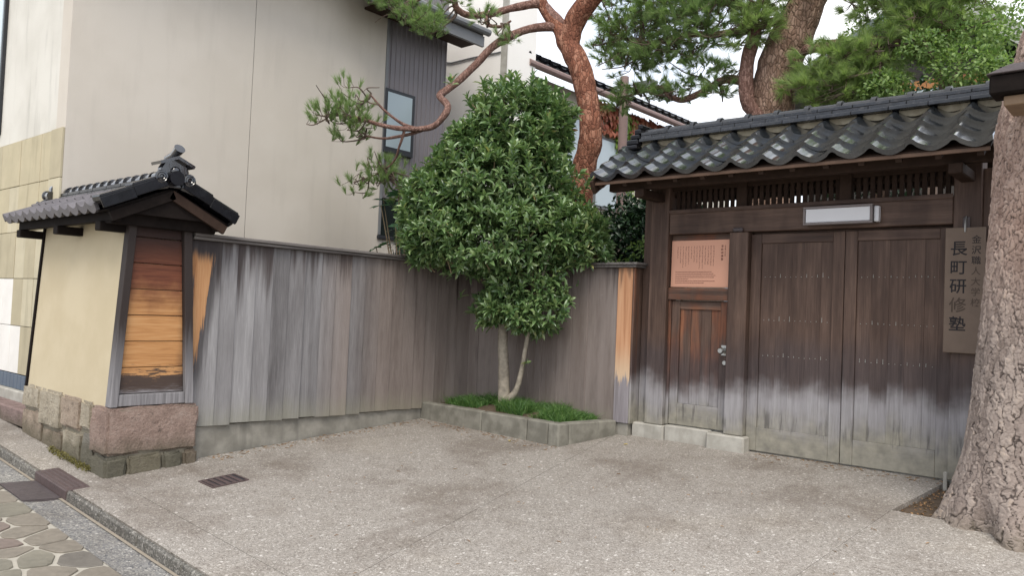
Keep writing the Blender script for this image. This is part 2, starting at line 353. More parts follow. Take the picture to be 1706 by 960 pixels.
leafmat('leaf_fatsia', [(.1, (.03, .09, .045)), (.9, (.06, .15, .07))], .4, .2)
leafmat('leaf_ivy_red', [(.1, (.30, .075, .04)), (.6, (.45, .15, .085)), (1, (.55, .28, .16))], .6, .2)
leafmat('leaf_ivy_green', [(.1, (.15, .26, .04)), (.9, (.32, .45, .10))], .6, .3)
leafmat('grass_green', [(.1, (.03, .085, .02)), (.5, (.07, .165, .035)), (.9, (.15, .26, .07))], .5, .3)
leafmat('leaf_yellow', [(.1, (.55, .42, .08)), (.9, (.65, .5, .12))], .6, .2)
leafmat('moss', [(.1, (.09, .085, .02)), (.9, (.16, .14, .04))], .8, .1)
bark('red_bark', (.125, .05, .032), (.225, .092, .056), (.36, .185, .125), 24, stretch=.5, edge=.45, warp=.09)
bark('branch_bark', (.13, .07, .055), (.22, .125, .10), (.32, .20, .165), 40, edge=.4)
bark('grey_pine_bark', (.14, .085, .06), (.24, .155, .115), (.34, .235, .18), 24, edge=.55)

# ------------------------------------------------------------------ mesh helpers
def tag(o, label=None, cat=None, group=None, kind=None):
    if label: o['label'] = label
    if cat: o['category'] = cat
    if group: o['group'] = group
    if kind: o['kind'] = kind
    return o
def thing(name, loc, label, cat, group=None):
    o = bpy.data.objects.new(name, None); o.empty_display_size = .1; col.objects.link(o); o.location = loc
    return tag(o, label, cat, group)
def root_loc(p):
    v = Vector((0, 0, 0))
    while p is not None: v += p.location; p = p.parent
    return v
def link(name, me, parent=None, mat=None):
    if mat and not me.materials: me.materials.append(MAT[mat])
    o = bpy.data.objects.new(name, me); col.objects.link(o); o.parent = parent
    return o
class MB:
    def __init__(s): s.v = []; s.f = []
    def add(s, vs_, fs):
        k = len(s.v); s.v += [tuple(p) for p in vs_]; s.f += [tuple(i + k for i in f) for f in fs]; return s
    def box(s, x0, x1, y0, y1, z0, z1):
        return s.add([(x0, y0, z0), (x1, y0, z0), (x1, y1, z0), (x0, y1, z0), (x0, y0, z1), (x1, y0, z1), (x1, y1, z1), (x0, y1, z1)],
                     [(0, 3, 2, 1), (4, 5, 6, 7), (0, 1, 5, 4), (1, 2, 6, 5), (2, 3, 7, 6), (3, 0, 4, 7)])
    def hexa(s, b, t):                         # bottom quad, top quad (ccw from above)
        return s.add(list(b) + list(t), [(0, 3, 2, 1), (4, 5, 6, 7), (0, 1, 5, 4), (1, 2, 6, 5), (2, 3, 7, 6), (3, 0, 4, 7)])
    def beam(s, p0, p1, w, h, upv=(0, 0, 1)):
        p0, p1 = Vector(p0), Vector(p1); d = (p1 - p0).normalized(); u = Vector(upv); sd_ = d.cross(u).normalized() * w / 2; u = sd_.cross(d).normalized() * h / 2
        q = [p - a * sd_ + b * u for p in (p0, p1) for a, b in ((-1, -1), (1, -1), (1, 1), (-1, 1))]
        return s.add(q, [(0, 1, 2, 3), (7, 6, 5, 4), (0, 4, 5, 1), (1, 5, 6, 2), (2, 6, 7, 3), (3, 7, 4, 0)])
    def tube(s, pts, rad, n=8, cap=True):
        pts = [Vector(p) for p in pts]; rings = []; a = None
        for i, p in enumerate(pts):
            d = (pts[min(i + 1, len(pts) - 1)] - pts[max(i - 1, 0)]).normalized()
            if a is None:
                a = d.cross(Vector((.31, .17, .93)))
                if a.length < .05: a = d.cross(Vector((1, 0, 0)))
            a = (a - d * a.dot(d)).normalized(); b = d.cross(a)
            r = rad[i] if not isinstance(rad, (int, float)) else rad
            rings.append([p + (a * math.cos(2 * math.pi * k / n) + b * math.sin(2 * math.pi * k / n)) * r for k in range(n)])
        k = len(s.v)
        for r_ in rings: s.v += [tuple(q) for q in r_]
        for i in range(len(pts) - 1):
            for j in range(n):
                s.f.append((k + i * n + j, k + i * n + (j + 1) % n, k + (i + 1) * n + (j + 1) % n, k + (i + 1) * n + j))
        if cap:
            s.f.append(tuple(k + j for j in reversed(range(n)))); s.f.append(tuple(k + (len(pts) - 1) * n + j for j in range(n)))
        return s
    def build(s, name, mat, parent=None, smooth=False, bevel=0, sharp=35):
        o_ = root_loc(parent)
        me = bpy.data.meshes.new(name); me.from_pydata([(x - o_.x, y - o_.y, z - o_.z) for x, y, z in s.v], [], s.f)
        bm = bmesh.new(); bm.from_mesh(me)
        bmesh.ops.recalc_face_normals(bm, faces=bm.faces)
        if bevel: bmesh.ops.bevel(bm, geom=bm.edges[:], offset=bevel, segments=1, affect='EDGES', clamp_overlap=True)
        bm.to_mesh(me); bm.free()
        if smooth:
            me.polygons.foreach_set('use_smooth', [True] * len(me.polygons)); me.set_sharp_from_angle(angle=R(sharp))
        return link(name, me, parent, mat)
def box(name, mat, parent, x0, x1, y0, y1, z0, z1, bevel=.004):
    return MB().box(x0, x1, y0, y1, z0, z1).build(name, mat, parent, bevel=bevel)
def catmull(P, n=6):
    P = [np.array(p, float) for p in P]; out = []
    Q = [2 * P[0] - P[1]] + P + [2 * P[-1] - P[-2]]
    for i in range(1, len(Q) - 2):
        for k in range(n):
            t = k / n; a, b, c, d = Q[i - 1], Q[i], Q[i + 1], Q[i + 2]
            out.append(.5 * (2 * b + (c - a) * t + (2 * a - 5 * b + 4 * c - d) * t * t + (3 * b - a - 3 * c + d) * t ** 3))
    out.append(P[-1]); return out
def limb(mb, nodes, n=6, seg=10, wob=0.0):
    """nodes: (x,y,z,r)"""
    c = catmull(nodes, n); pts = []; rad = []
    for i, q in enumerate(c):
        w = mnoise.noise_vector(Vector(q[:3]) * 3.1) * wob
        pts.append((q[0] + w.x, q[1] + w.y, q[2] + w.z)); rad.append(max(.003, q[3] * (1 + .12 * mnoise.noise(Vector(q[:3]) * 7))))
    mb.tube(pts, rad, seg); return [np.array(p) for p in pts]
def big_mesh(name, V, F, mat, parent=None, smooth=False):
    o_ = root_loc(parent); V = np.asarray(V, np.float32) - np.array(o_[:], np.float32); F = np.asarray(F, np.int32)
    me = bpy.data.meshes.new(name); nv, nf, k = len(V), len(F), F.shape[1]
    me.vertices.add(nv); me.vertices.foreach_set('co', V.ravel())
    me.loops.add(nf * k); me.loops.foreach_set('vertex_index', F.ravel())
    me.polygons.add(nf); me.polygons.foreach_set('loop_start', np.arange(0, nf * k, k, dtype=np.int32)); me.polygons.foreach_set('loop_total', np.full(nf, k, np.int32))
    me.update(calc_edges=True)
    if smooth: me.polygons.foreach_set('use_smooth', [True] * nf)
    return link(name, me, parent, mat)
def norm(a): return a / np.maximum(np.linalg.norm(a, axis=-1, keepdims=True), 1e-9)
def basis(d, roll=None):
    """rows: x side, y along d, z normal"""
    n = len(d); r = np.random.normal(size=(n, 3)); r[:, 2] += .0
    s_ = norm(np.cross(d, r)); nn = np.cross(s_, d); return s_, d, nn
LEAF_V = np.array([(0, 0, 0), (-.5, .38, .10), (0, .42, 0), (.5, .38, .10), (-.34, .78, .03), (0, .8, -.06), (.34, .78, .03), (0, 1, -.16)], float)
LEAF_F = [(0, 2, 1), (0, 3, 2), (1, 2, 5), (1, 5, 4), (2, 3, 6), (2, 6, 5), (4, 5, 7), (5, 6, 7)]
def leaves_mesh(pos, d, nrm, L, W):
    """pos,d,nrm (n,3); returns V,F"""
    s_ = norm(np.cross(d, nrm)); nn = np.cross(s_, d); n = len(pos)
    t = LEAF_V[None]; V = pos[:, None] + s_[:, None] * (t[..., 0:1] * W[:, None, None]) + d[:, None] * (t[..., 1:2] * L[:, None, None]) + nn[:, None] * (t[..., 2:3] * L[:, None, None])
    F = (np.array(LEAF_F)[None] + (np.arange(n) * len(LEAF_V))[:, None, None]).reshape(-1, 3)
    return V.reshape(-1, 3), F
def needles(tips, dirs, n=46, L=.095, w=.0032, spread=.75):
    T = len(tips); d = np.repeat(norm(dirs), n, 0); p = np.repeat(tips, n, 0)
    back = np.random.rand(T * n, 1) * .075; p = p - d * back
    r = np.random.normal(size=(T * n, 3)); r -= d * (r * d).sum(1, keepdims=True); r = norm(r)
    a = (np.random.rand(T * n, 1) * .75 + .25) * spread
    nd = norm(d + r * a); nd[:, 2] -= .05
    ln = L * (.7 + .5 * np.random.rand(T * n, 1)); s_ = norm(np.cross(nd, np.random.normal(size=(T * n, 3)))) * w
    V = np.stack([p - s_, p + s_, p + nd * ln], 1).reshape(-1, 3)
    return V, np.arange(len(V)).reshape(-1, 3)

# ------------------------------------------------------------------ ground levels
KY = 2.40                                       # kerb line
def zk(X):
    if X < -4: return -.28 - .068 * (X + 6.6)
    return -.457 - .02 * (X + 4)
def gz(X, Y):
    if Y >= 7: return 0.0
    return (7 - Y) / 4.6 * zk(X)
def road_z(X): return zk(X) - .07
def sheet(name, mat, corners, nx, ny, zf, parent=None, thick=0.0, edge=0.0):
    """corners (x,y) ccw; bilinear grid following zf, optional skirt"""
    a, b, c, d = [np.array(p, float) for p in corners]; mb = MB()
    for j in range(ny + 1):
        for i in range(nx + 1):
            u, v = i / nx, j / ny; p = (a * (1 - u) + b * u) * (1 - v) + (d * (1 - u) + c * u) * v
            mb.v.append((p[0], p[1], zf(p[0], p[1])))
    id_ = lambda i, j: j * (nx + 1) + i
    for j in range(ny):
        for i in range(nx): mb.f.append((id_(i, j), id_(i + 1, j), id_(i + 1, j + 1), id_(i, j + 1)))
    if thick:
        ring = [id_(i, 0) for i in range(nx)] + [id_(nx, j) for j in range(ny)] + [id_(i, ny) for i in range(nx, 0, -1)] + [id_(0, j) for j in range(ny, 0, -1)]
        k = len(mb.v); mb.v += [(mb.v[r_][0], mb.v[r_][1], mb.v[r_][2] - thick) for r_ in ring]; n = len(ring)
        for q in range(n): mb.f.append((ring[q], k + q, k + (q + 1) % n, ring[(q + 1) % n]))
    o_ = root_loc(parent); me = bpy.data.meshes.new(name); me.from_pydata([(x - o_.x, y - o_.y, z - o_.z) for x, y, z in mb.v], [], mb.f)
    me.polygons.foreach_set('use_smooth', [not thick] * len(me.polygons))
    return link(name, me, parent, mat)

g = MB(); S = 160
gr_ = sheet('ground', 'ground_dirt', [(-60, 2.6), (40, 2.6), (40, 90), (-60, 90)], 60, 40, lambda x, y: (gz(max(-9, min(3, x)), y) if y < 7.2 else 0) - .075)
tag(gr_, 'packed earth of the garden and yards behind the fences', 'ground', kind='structure')

ap = bpy.data.objects.new('driveway', None); col.objects.link(ap); ap.location = (-4, 5, 0)
tag(ap, 'exposed aggregate concrete forecourt sloping from the gate to the street', 'driveway', kind='structure')
J1 = lambda y: -4.36 + (6.29 - y) * .194
GAP = .0022
J2 = lambda y: -1.62 + (y - 6.12) * (.17 if y > 6.12 else .07)
def slab(c, nx, ny, mat='apron_aggregate'): return sheet('slab', mat, c, nx, ny, gz, ap, thick=.06)
YJ = 2.74; KS = KY + .028; NY = 6.04           # joint parallel to the kerb, slab start, front of the soil bed
slab([(-6.615, YJ + GAP), (J1(YJ) - GAP, YJ + GAP), (J1(7.0) - GAP, 7.0), (-6.615, 7.0)], 24, 40)
slab([(J1(YJ) + GAP, YJ + GAP), (J2(YJ) - GAP, YJ + GAP), (J2(NY) - GAP, NY), (J1(NY) + GAP, NY)], 24, 34)
slab([(J1(NY) + GAP, NY), (J2(NY) - GAP, NY), (-1.47, 7.02), (J1(7.02) + GAP, 7.02)], 24, 10)
slab([(J2(YJ) + GAP, YJ + GAP), (6, YJ + GAP), (6, NY - .1), (J2(NY) + GAP, NY + .02)], 40, 30)
slab([(-6.615, KS), (J1(KS) - GAP, KS), (J1(YJ) - GAP, YJ - GAP), (-6.615, YJ - GAP)], 24, 5)
slab([(J1(KS) + GAP, KS), (6, KS), (6, YJ - GAP), (J1(YJ) + GAP, YJ - GAP)], 60, 5)
slab([(-14, KS), (-6.615 - GAP, KS), (-6.615 - GAP, 2.76), (-14, 2.76)], 30, 3)
so_ = sheet('soil_bed', 'soil', [(-1.70, 5.95), (6, 5.85), (6, 7.1), (-1.50, 7.1)], 40, 10, lambda x, y: gz(x, y) - .04 + .02 * mnoise.noise(Vector((x * 5, y * 5, 0))))
tag(so_, 'bare soil around the foot of the big pine', 'soil', kind='structure')
# kerb: blocks, with their own edges
kb = bpy.data.objects.new('kerb', None); col.objects.link(kb); kb.location = (-5, KY, -.35)
tag(kb, 'rough aggregate kerb between forecourt and gutter', 'kerb', kind='structure')
x = -14.2
while x < 6:
    x1 = min(6, x + .6); a = x + .004; b = x1 - .004
    if not (-7.05 < (a + b) / 2 < -6.35):
        q = [(a, KY - .012), (b, KY - .012), (b, KY + .025), (a, KY + .025)]
        MB().hexa([(p, r_ - (.012 if r_ < KY else 0), zk(p) - .2) for p, r_ in q], [(p, r_, gz(p, KY) + .001) for p, r_ in q]).build('kerb_block', 'kerb_aggregate', kb, bevel=.012)
    x = x1
gt = sheet('gutter', 'gutter_aggregate', [(-14, 2.125), (6, 2.125), (6, 2.42), (-14, 2.42)], 100, 6, lambda x, y: road_z(x) - .010 * math.sin(math.pi * max(0, min(1, (y - 2.125) / .26))))
tag(gt, 'blue grey aggregate gutter strip beside the kerb', 'gutter', kind='structure')
ed = sheet('gutter_edging', 'sand', [(-14, 2.352), (6, 2.352), (6, 2.376), (-14, 2.376)], 100, 1, lambda x, y: road_z(x) + .0045)
tag(ed, 'thin sandy mortar line along the foot of the kerb', 'edging', kind='structure')
rd = sheet('street', 'mortar', [(-40, -30), (30, -30), (30, 2.14), (-40, 2.14)], 70, 20, lambda x, y: road_z(max(-14, min(6, x))) - .004)
tag(rd, 'street paved with irregular flagstones in pale mortar', 'street', kind='structure')
# flagstones (voronoi cells, each one a stone)
def clip(poly, p, q, gap):
    m_ = (p + q) / 2; n = q - p; n = n / np.linalg.norm(n); out = []
    dist = lambda a: (a - m_).dot(n) + gap
    for i in range(len(poly)):
        a, b = poly[i], poly[(i + 1) % len(poly)]; da, db = dist(a), dist(b)
        if da <= 0: out.append(a)
        if (da <= 0) != (db <= 0): out.append(a + (b - a) * (da / (da - db)))
    return out
rng = np.random.RandomState(3); pts = []
for i in range(25):
    for j in range(12):
        pts.append(np.array((-9.0 + i * .25 + (j % 2) * .12 + rng.uniform(-.10, .10), -.06 + j * .185 + rng.uniform(-.07, .07))))
for p in pts:
    poly = [np.array(c) for c in ((-9.2, -.6), (-2.6, -.6), (-2.6, 2.1235), (-9.2, 2.1235))]
    for q in pts:
        if q is not p and np.linalg.norm(q - p) < 1.0: poly = clip(poly, p, q, .013)
        if len(poly) < 3: break
    if len(poly) < 3: continue
    ar = abs(sum(poly[i][0] * poly[(i + 1) % len(poly)][1] - poly[(i + 1) % len(poly)][0] * poly[i][1] for i in range(len(poly)))) / 2
    if ar < .006 or p[0] < -8 and p[1] < .5: continue
    # round the corners
    rp_ = []
    for i in range(len(poly)):
        a, b, c = poly[i - 1], poly[i], poly[(i + 1) % len(poly)]
        rp_ += [b + (a - b) * .16, b + (c - b) * .16]
    mb = MB(); n = len(rp_); h = rng.uniform(.001, .005)
    mb.v = [(q[0], q[1], road_z(q[0]) - .012) for q in rp_] + [(q[0], q[1], road_z(q[0]) + h - .002) for q in rp_] + [(q[0] * .97 + p[0] * .03, q[1] * .97 + p[1] * .03, road_z(q[0]) + h + .002) for q in rp_]
    mb.f = [tuple(range(2 * n, 3 * n))] + [(k * n + i, k * n + (i + 1) % n, (k + 1) * n + (i + 1) % n, (k + 1) * n + i) for k in (0, 1) for i in range(n)]
    mb.build('flagstone', rng.choice(['flag_a', 'flag_a', 'flag_b', 'flag_c', 'flag_c', 'flag_d']), rd)

# ------------------------------------------------------------------ drain covers
t = thing('drain_grate', (-5.865, 3.36, gz(-5.865, 3.36)), 'small rusty slotted drain grate set in the aggregate forecourt', 'drain grate')
zg = lambda x, y: gz(x, y)
ang = R(-6)
mbf = MB()
cx, cy, hw, hl = -5.865, 3.36, .115, .155
zc = lambda dx, dy: gz(cx + dx, cy + dy) + .004
def gbox(mb, x0, x1, y0, y1, h): 
    return mb.hexa([(cx + a, cy + b, zc(a, b) - .03) for a, b in ((x0, y0), (x1, y0), (x1, y1), (x0, y1))], [(cx + a, cy + b, zc(a, b) + h) for a, b in ((x0, y0), (x1, y0), (x1, y1), (x0, y1))])
gbox(mbf, -hw, hw, -hl, -hl + .014, .004); gbox(mbf, -hw, hw, hl - .014, hl, .004); gbox(mbf, -hw, -hw + .014, -hl + .014, hl - .014, .004); gbox(mbf, hw - .014, hw, -hl + .014, hl - .014, .004)
mbf.build('frame', 'iron_rust', t)
mb = MB(); gbox(mb, -hw + .01, hw - .01, -hl + .01, hl - .01, -.002); mb.build('pan', 'dark_frame', t)
for k in range(5):
    y0 = -hl + .028 + k * .052; mb = MB(); gbox(mb, -hw + .016, hw - .016, y0, y0 + .032, .003); mb.build('bar', 'iron_rust', t)
t = thing('kerb_inlet', (-6.7, 2.46, zk(-6.7)), 'dark ribbed iron cover of the inlet let into the kerb', 'drain cover')
qi = ((-7.02, 2.378), (-6.38, 2.378), (-6.38, 2.555), (-7.02, 2.555))
MB().hexa([(p, q, zk(p) - .1) for p, q in qi], [(p, q, gz(p, q) + .005) for p, q in qi]).build('body', 'iron_rust', t, bevel=.006)
for k in range(4):
    y0 = 2.395 + k * .037; qi = ((-6.99, y0), (-6.41, y0), (-6.41, y0 + .02), (-6.99, y0 + .02))
    MB().hexa([(p, q, gz(p, q)) for p, q in qi], [(p, q, gz(p, q) + .010) for p, q in qi]).build('rib', 'iron_rust', t, bevel=.003)
t = sheet('gutter_plate', 'iron', [(-7.03, 2.13), (-6.50, 2.13), (-6.44, 2.372), (-6.98, 2.372)], 6, 4, lambda x, y: road_z(x) + .010, thick=.03)
tag(t, 'flat dark iron plate bridging the gutter by the kerb inlet', 'drain cover')

# ------------------------------------------------------------------ beige building
XB = -8.6
B = thing('beige_building', (-10, 5, 0), 'tall beige rendered house with grey ribbed cladding beside the fence', 'building')
box('side_wall', 'beige_stucco', B, XB - .25, XB, 3.0, 5.02, -.2, 6.4, 0)
box('side_wall', 'beige_stucco', B, XB - .25, XB, 5.028, 7.04, -.2, 6.4, 0)
box('joint_strip', 'roof_edge', B, XB - .05, XB - .008, 4.99, 5.06, -.2, 6.4, 0)
box('side_wall', 'beige_stucco', B, XB - .25, XB - .004, 7.04, 7.38, -.2, 2.13, 0)
box('sill', 'dark_frame', B, XB - .2, XB + .03, 7.03, 7.46, 2.132, 2.18, .004)
box('window', 'window_dark', B, XB - .2, XB - .05, 7.045, 8.2, 2.182, 2.72, 0)
box('corner_trim', 'roof_edge', B, XB - .1, XB + .012, 7.042, 7.085, 2.19, 6.3, .003)
# ribbed cladding: a closed slab with raised ribs
mb = MB(); y = 7.09; prof = []
while y < 8.22:
    prof += [(y, 0), (y + .062, 0), (y + .068, .014), (y + .082, .014), (y + .088, 0)]; y += .088
xb = XB - .035
for z0, z1 in ((2.72, 6.3),):
    k = len(mb.v); n = len(prof)
    mb.v += [(xb + q, p, z0) for p, q in prof] + [(xb + q, p, z1) for p, q in prof] + [(xb - .15, prof[0][0], z0), (xb - .15, prof[-1][0], z0), (xb - .15, prof[0][0], z1), (xb - .15, prof[-1][0], z1)]
    mb.f += [(k + i, k + i + 1, k + n + i + 1, k + n + i) for i in range(n - 1)] + [(k + n - 1, k + 2 * n + 1, k + 2 * n + 3, k + 2 * n - 1), (k, k + n, k + 2 * n + 2, k + 2 * n), (k + 2 * n + 1, k + 2 * n, k + 2 * n + 2, k + 2 * n + 3)]
mb.build('ribbed_cladding', 'metal_clad', B)
w = box('window', 'dark_frame', B, XB - .05, XB + .025, 7.05, 7.60, 3.35, 4.25, .004)
box('pane', 'window_glass', w, XB + .012, XB + .029, 7.09, 7.54, 3.43, 4.20, 0)
# back wall of the ribbed wing and the roof
box('rear_wall', 'metal_clad', B, -11.5, XB - .19, 8.05, 8.2, -.2, 6.2, 0)
MB().hexa([(-8.12, 2.6, 5.30), (-8.12, 8.48, 5.30), (-11.6, 8.48, 6.9), (-11.6, 2.6, 6.9)][::-1], [(-8.12, 2.6, 5.42), (-8.12, 8.48, 5.42), (-11.6, 8.48, 7.02), (-11.6, 2.6, 7.02)][::-1]).build('roof', 'roof_edge', B)
MB().box(-8.16, -8.115, 6.2, 8.5, 5.14, 5.296).build('fascia', 'roof_edge', B)
MB().box(-8.56, -8.17, 6.6, 8.47, 5.20, 5.23).build('soffit', 'eave_timber', B)
MB().tube([(-8.08, 2.6, 5.36), (-8.08, 8.56, 5.36)], .055, 10).build('eave_gutter', 'roof_edge', B, True)
# front (street) wall
box('front_wall', 'front_stucco', B, -14.5, XB - .252, 3.002, 3.2, 2.86, 6.4, 0)
box('front_base', 'mortar', B, -14.5, XB - .252, 3.03, 3.2, -.2, 2.858, 0)
for c in range(15):
    for r_ in range(5):
        x1 = XB - .0 - c * .305 - (.0 if c == 0 else 0); x0 = x1 - .299; z0 = .31 + r_ * .51
        mt = rng.choice(['panel_a', 'panel_b', 'panel_c'])
        if c >= 4 and r_ < 2: mt = 'panel_white'
        if c == 3 and r_ < 1: mt = 'panel_white'
        if c == 0: x1 = XB - .004
        d = rng.uniform(0, .006)
        box('stone_panel', mt, B, x0, x1, 2.995 - d, 3.028 if c else 2.9995, z0, z0 + .504, .003) if c else box('stone_panel', mt, B, x0, x1, 2.975 - d, 2.9985, z0, z0 + .504, .003)
for c in range(18): box('base_tile', 'blue_tile', B, XB - .11 * (c + 1) + .003, XB - .11 * c - .003, 2.985, 2.9985 if c < 3 else 3.028, .15, .30, .003)
box('plinth', 'pale_stone', B, -14.5, XB - .01, 2.93, 3.028 if 0 else 2.9985, -.15, .147, .01)
w = box('window', 'dark_frame', B, -12.6, -10.56, 2.96, 2.999, 3.0, 5.6, .004)
box('pane', 'window_pale', w, -12.5, -10.60, 2.95, 2.965, 3.06, 5.5, 0)
kr = bpy.data.objects.new('rose_kerb', None); col.objects.link(kr); kr.location = (-9.5, 2.8, 0); tag(kr, 'rose granite kerb in front of the beige house', 'kerb', kind='structure')
for k in range(6):
    x1 = -8.50 - k * .9; MB().box(x1 - .892, x1, 2.74, 2.925, -.12, .05).build('kerb_stone', 'rose_kerb', kr, bevel=.015)

# ------------------------------------------------------------------ earthen wall end with its tiled roof
W = thing('earthen_wall', (-7.5, 3.08, -.2), 'short ochre plastered wall end with black tiled roof and orange boarded end', 'wall')
def wy(z, s_):                                   # battered faces
    t_ = (z - .29) / 1.45
    return 2.74 + .075 * t_ if s_ < 0 else 3.415 - .09 * t_
def battered(x0, x1, z0, z1, i0=0, i1=0):
    return [(x0, wy(z0, -1) + i0, z0), (x1, wy(z0, -1) + i0, z0), (x1, wy(z0, 1) - i1, z0), (x0, wy(z0, 1) - i1, z0)], [(x0, wy(z1, -1) + i0, z1), (x1, wy(z1, -1) + i0, z1), (x1, wy(z1, 1) - i1, z1), (x0, wy(z1, 1) - i1, z1)]
MB().hexa(*battered(-8.40, -6.635, .27, 1.86)).build('plaster_body', 'ochre_stucco', W)
def batpost(x0, x1, y0f, y1f, z0, z1, mat, name='post', bev=.004):
    MB().hexa([(x0, y0f(z0), z0), (x1, y0f(z0), z0), (x1, y1f(z0), z0), (x0, y1f(z0), z0)], [(x0, y0f(z1), z1), (x1, y0f(z1), z1), (x1, y1f(z1), z1), (x0, y1f(z1), z1)]).build(name, mat, W, bevel=bev)
batpost(-6.632, -6.54, lambda z: wy(z, -1) - .012, lambda z: wy(z, -1) + .05, .285, 1.90, 'post_grey')
batpost(-6.632, -6.54, lambda z: wy(z, 1) - .062, lambda z: wy(z, 1) + .010, .285, 1.90, 'post_grey')
batpost(-8.44, -8.402, lambda z: wy(z, -1) - .018, lambda z: wy(z, -1) + .10, .285, 1.90, 'dark_timber')
bz = [.385, .60, .815, 1.03, 1.245, 1.46, 1.675, 1.89]
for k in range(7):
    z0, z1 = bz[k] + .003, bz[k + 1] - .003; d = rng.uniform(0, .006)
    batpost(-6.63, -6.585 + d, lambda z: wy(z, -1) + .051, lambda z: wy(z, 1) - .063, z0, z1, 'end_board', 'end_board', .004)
batpost(-6.63, -6.55, lambda z: wy(z, -1) + .052, lambda z: wy(z, 1) - .064, .29, .384, 'post_grey', 'bottom_rail')
# stone footing
def rough_stone(name, mat, parent, x0, x1, y0, y1, z0, z1, amp=.018, cuts=4, seed=0):
    bm = bmesh.new(); bmesh.ops.create_cube(bm, size=1)
    for v in bm.verts: v.co = Vector(((x0 + x1) / 2 + v.co.x * (x1 - x0), (y0 + y1) / 2 + v.co.y * (y1 - y0), (z0 + z1) / 2 + v.co.z * (z1 - z0)))
    bmesh.ops.bevel(bm, geom=bm.edges[:], offset=min(.022, (z1 - z0) * .2), segments=2, affect='EDGES')
    bmesh.ops.subdivide_edges(bm, edges=[e for e in bm.edges if e.calc_length() > .06], cuts=cuts, use_grid_fill=True)
    o_ = root_loc(parent)
    for v in bm.verts:
        v.co += mnoise.noise_vector(v.co * 9 + Vector((seed, seed * 2, 0))) * amp + mnoise.noise_vector(v.co * 30 + Vector((seed, 0, 0))) * amp * .3
        v.co -= o_
    bmesh.ops.recalc_face_normals(bm, faces=bm.faces)
    me = bpy.data.meshes.new(name); bm.to_mesh(me); bm.free(); me.polygons.foreach_set('use_smooth', [True] * len(me.polygons)); me.set_sharp_from_angle(angle=R(50))
    return link(name, me, parent, mat)
st_x = [-8.46, -8.03, -7.52, -7.10, -6.86]
st_b = [.10, -.02, .03, .06]
for k in range(4):
    rough_stone('footing_stone', ['buff_stone', 'buff_stone', 'tan_stone', 'buff_stone'][k], W, st_x[k] + .001, st_x[k + 1] - .001, 2.715, 2.98, st_b[k], [.315, .31, .30, .295][k], .009, seed=k)
low = [(-8.46, -7.95), (-7.94, -7.46), (-7.45, -7.06), (-7.05, -6.80)]
for k, (a, b) in enumerate(low): rough_stone('footing_stone', ['tan_stone', 'tan_stone', 'buff_stone', 'grey_stone'][k], W, a, b, 2.725, 2.98, -.45, st_b[k] - .006, .016, seed=k + 9)
s_ = rough_stone('footing_stone', 'pink_stone', W, -6.852, -6.515, 2.705, 3.465, -.10, .282, .016, 5, 20); s_['label'] = 'big pink block under the boarded end'
for k, (a, b, mt) in enumerate(((2.70, 2.87, 'grey_stone'), (2.875, 3.16, 'buff_stone'), (3.165, 3.34, 'grey_stone'), (3.345, 3.47, 'pink_stone'))):
    rough_stone('footing_stone', mt, W, -6.79, -6.50, a, b, -.52, -.106, .018, 3, 30 + k)
box('core', 'mortar_dark', W, -8.43, -6.54, 2.745, 3.44, -.5, .262, 0)

# tiles
def tile_mesh(name, w, L, dep, hump, th, lip, mat, n=12, left=True):
    mb = MB(); hw_ = .27
    def pz(u):
        if left: return hump * math.sin(math.pi * u / hw_) if u < hw_ else -dep * math.sin(math.pi * (u - hw_) / (1 - hw_))
        u = 1 - u; return hump * math.sin(math.pi * u / hw_) if u < hw_ else -dep * math.sin(math.pi * (u - hw_) / (1 - hw_))
    us = [i * hw_ / 5 for i in range(5)] + [hw_ + (1 - hw_) * i / (n - 5) for i in range(n - 4)]
    m_ = len(us)
    for y_, dz in ((0, 0), (L, 0)): mb.v += [(u * w, y_, pz(u)) for u in us]
    mb.v += [(u * w, 0, pz(u) - lip) for u in us] + [(u * w, .03, pz(u) - lip) for u in us] + [(u * w, .03, pz(u) - th) for u in us] + [(u * w, L, pz(u) - th) for u in us]
    for i in range(m_ - 1):
        for a, b in ((0, 1), (2, 0), (3, 2), (4, 3), (5, 4), (1, 5)): mb.f.append((a * m_ + i, a * m_ + i + 1, b * m_ + i + 1, b * m_ + i))
    for i in (0, m_ - 1): mb.f += [(i, 2 * m_ + i, 3 * m_ + i, 4 * m_ + i), (i, 4 * m_ + i, 5 * m_ + i, m_ + i)]
    me = bpy.data.meshes.new(name); me.from_pydata(mb.v, [], mb.f)
    bm = bmesh.new(); bm.from_mesh(me); bmesh.ops.recalc_face_normals(bm, faces=bm.faces); bm.to_mesh(me); bm.free()
    me.polygons.foreach_set('use_smooth', [True] * len(me.polygons)); me.set_sharp_from_angle(angle=R(40)); me.materials.append(MAT[mat])
    return me
def lay_tiles(parent, x0, nx, pw, ye, ze, slope, rows, expo, me_eave, me_row, th, flip=False):
    ro = root_loc(parent)
    for j in range(rows):
        for i in range(nx):
            o = bpy.data.objects.new('roof_tile', me_eave if j == 0 else me_row); col.objects.link(o); o.parent = parent
            sgn = -1 if flip else 1
            y_ = ye + sgn * j * expo * math.cos(slope); z_ = ze + j * expo * math.sin(slope)
            loc = Vector((x0 + i * pw + rng.uniform(-.002, .002), y_, z_ + rng.uniform(-.002, .002))) - ro
            rot = Matrix.Rotation(slope - th / expo * .8 + rng.uniform(-.012, .012), 4, 'X') @ Matrix.Rotation(rng.uniform(-.012, .012), 4, 'Y')
            m4 = Matrix.Translation(loc)
            if flip: m4 = m4 @ Matrix.Translation((pw, 0, 0)) @ Matrix.Rotation(math.pi, 4, 'Z')
            o.matrix_local = m4 @ rot
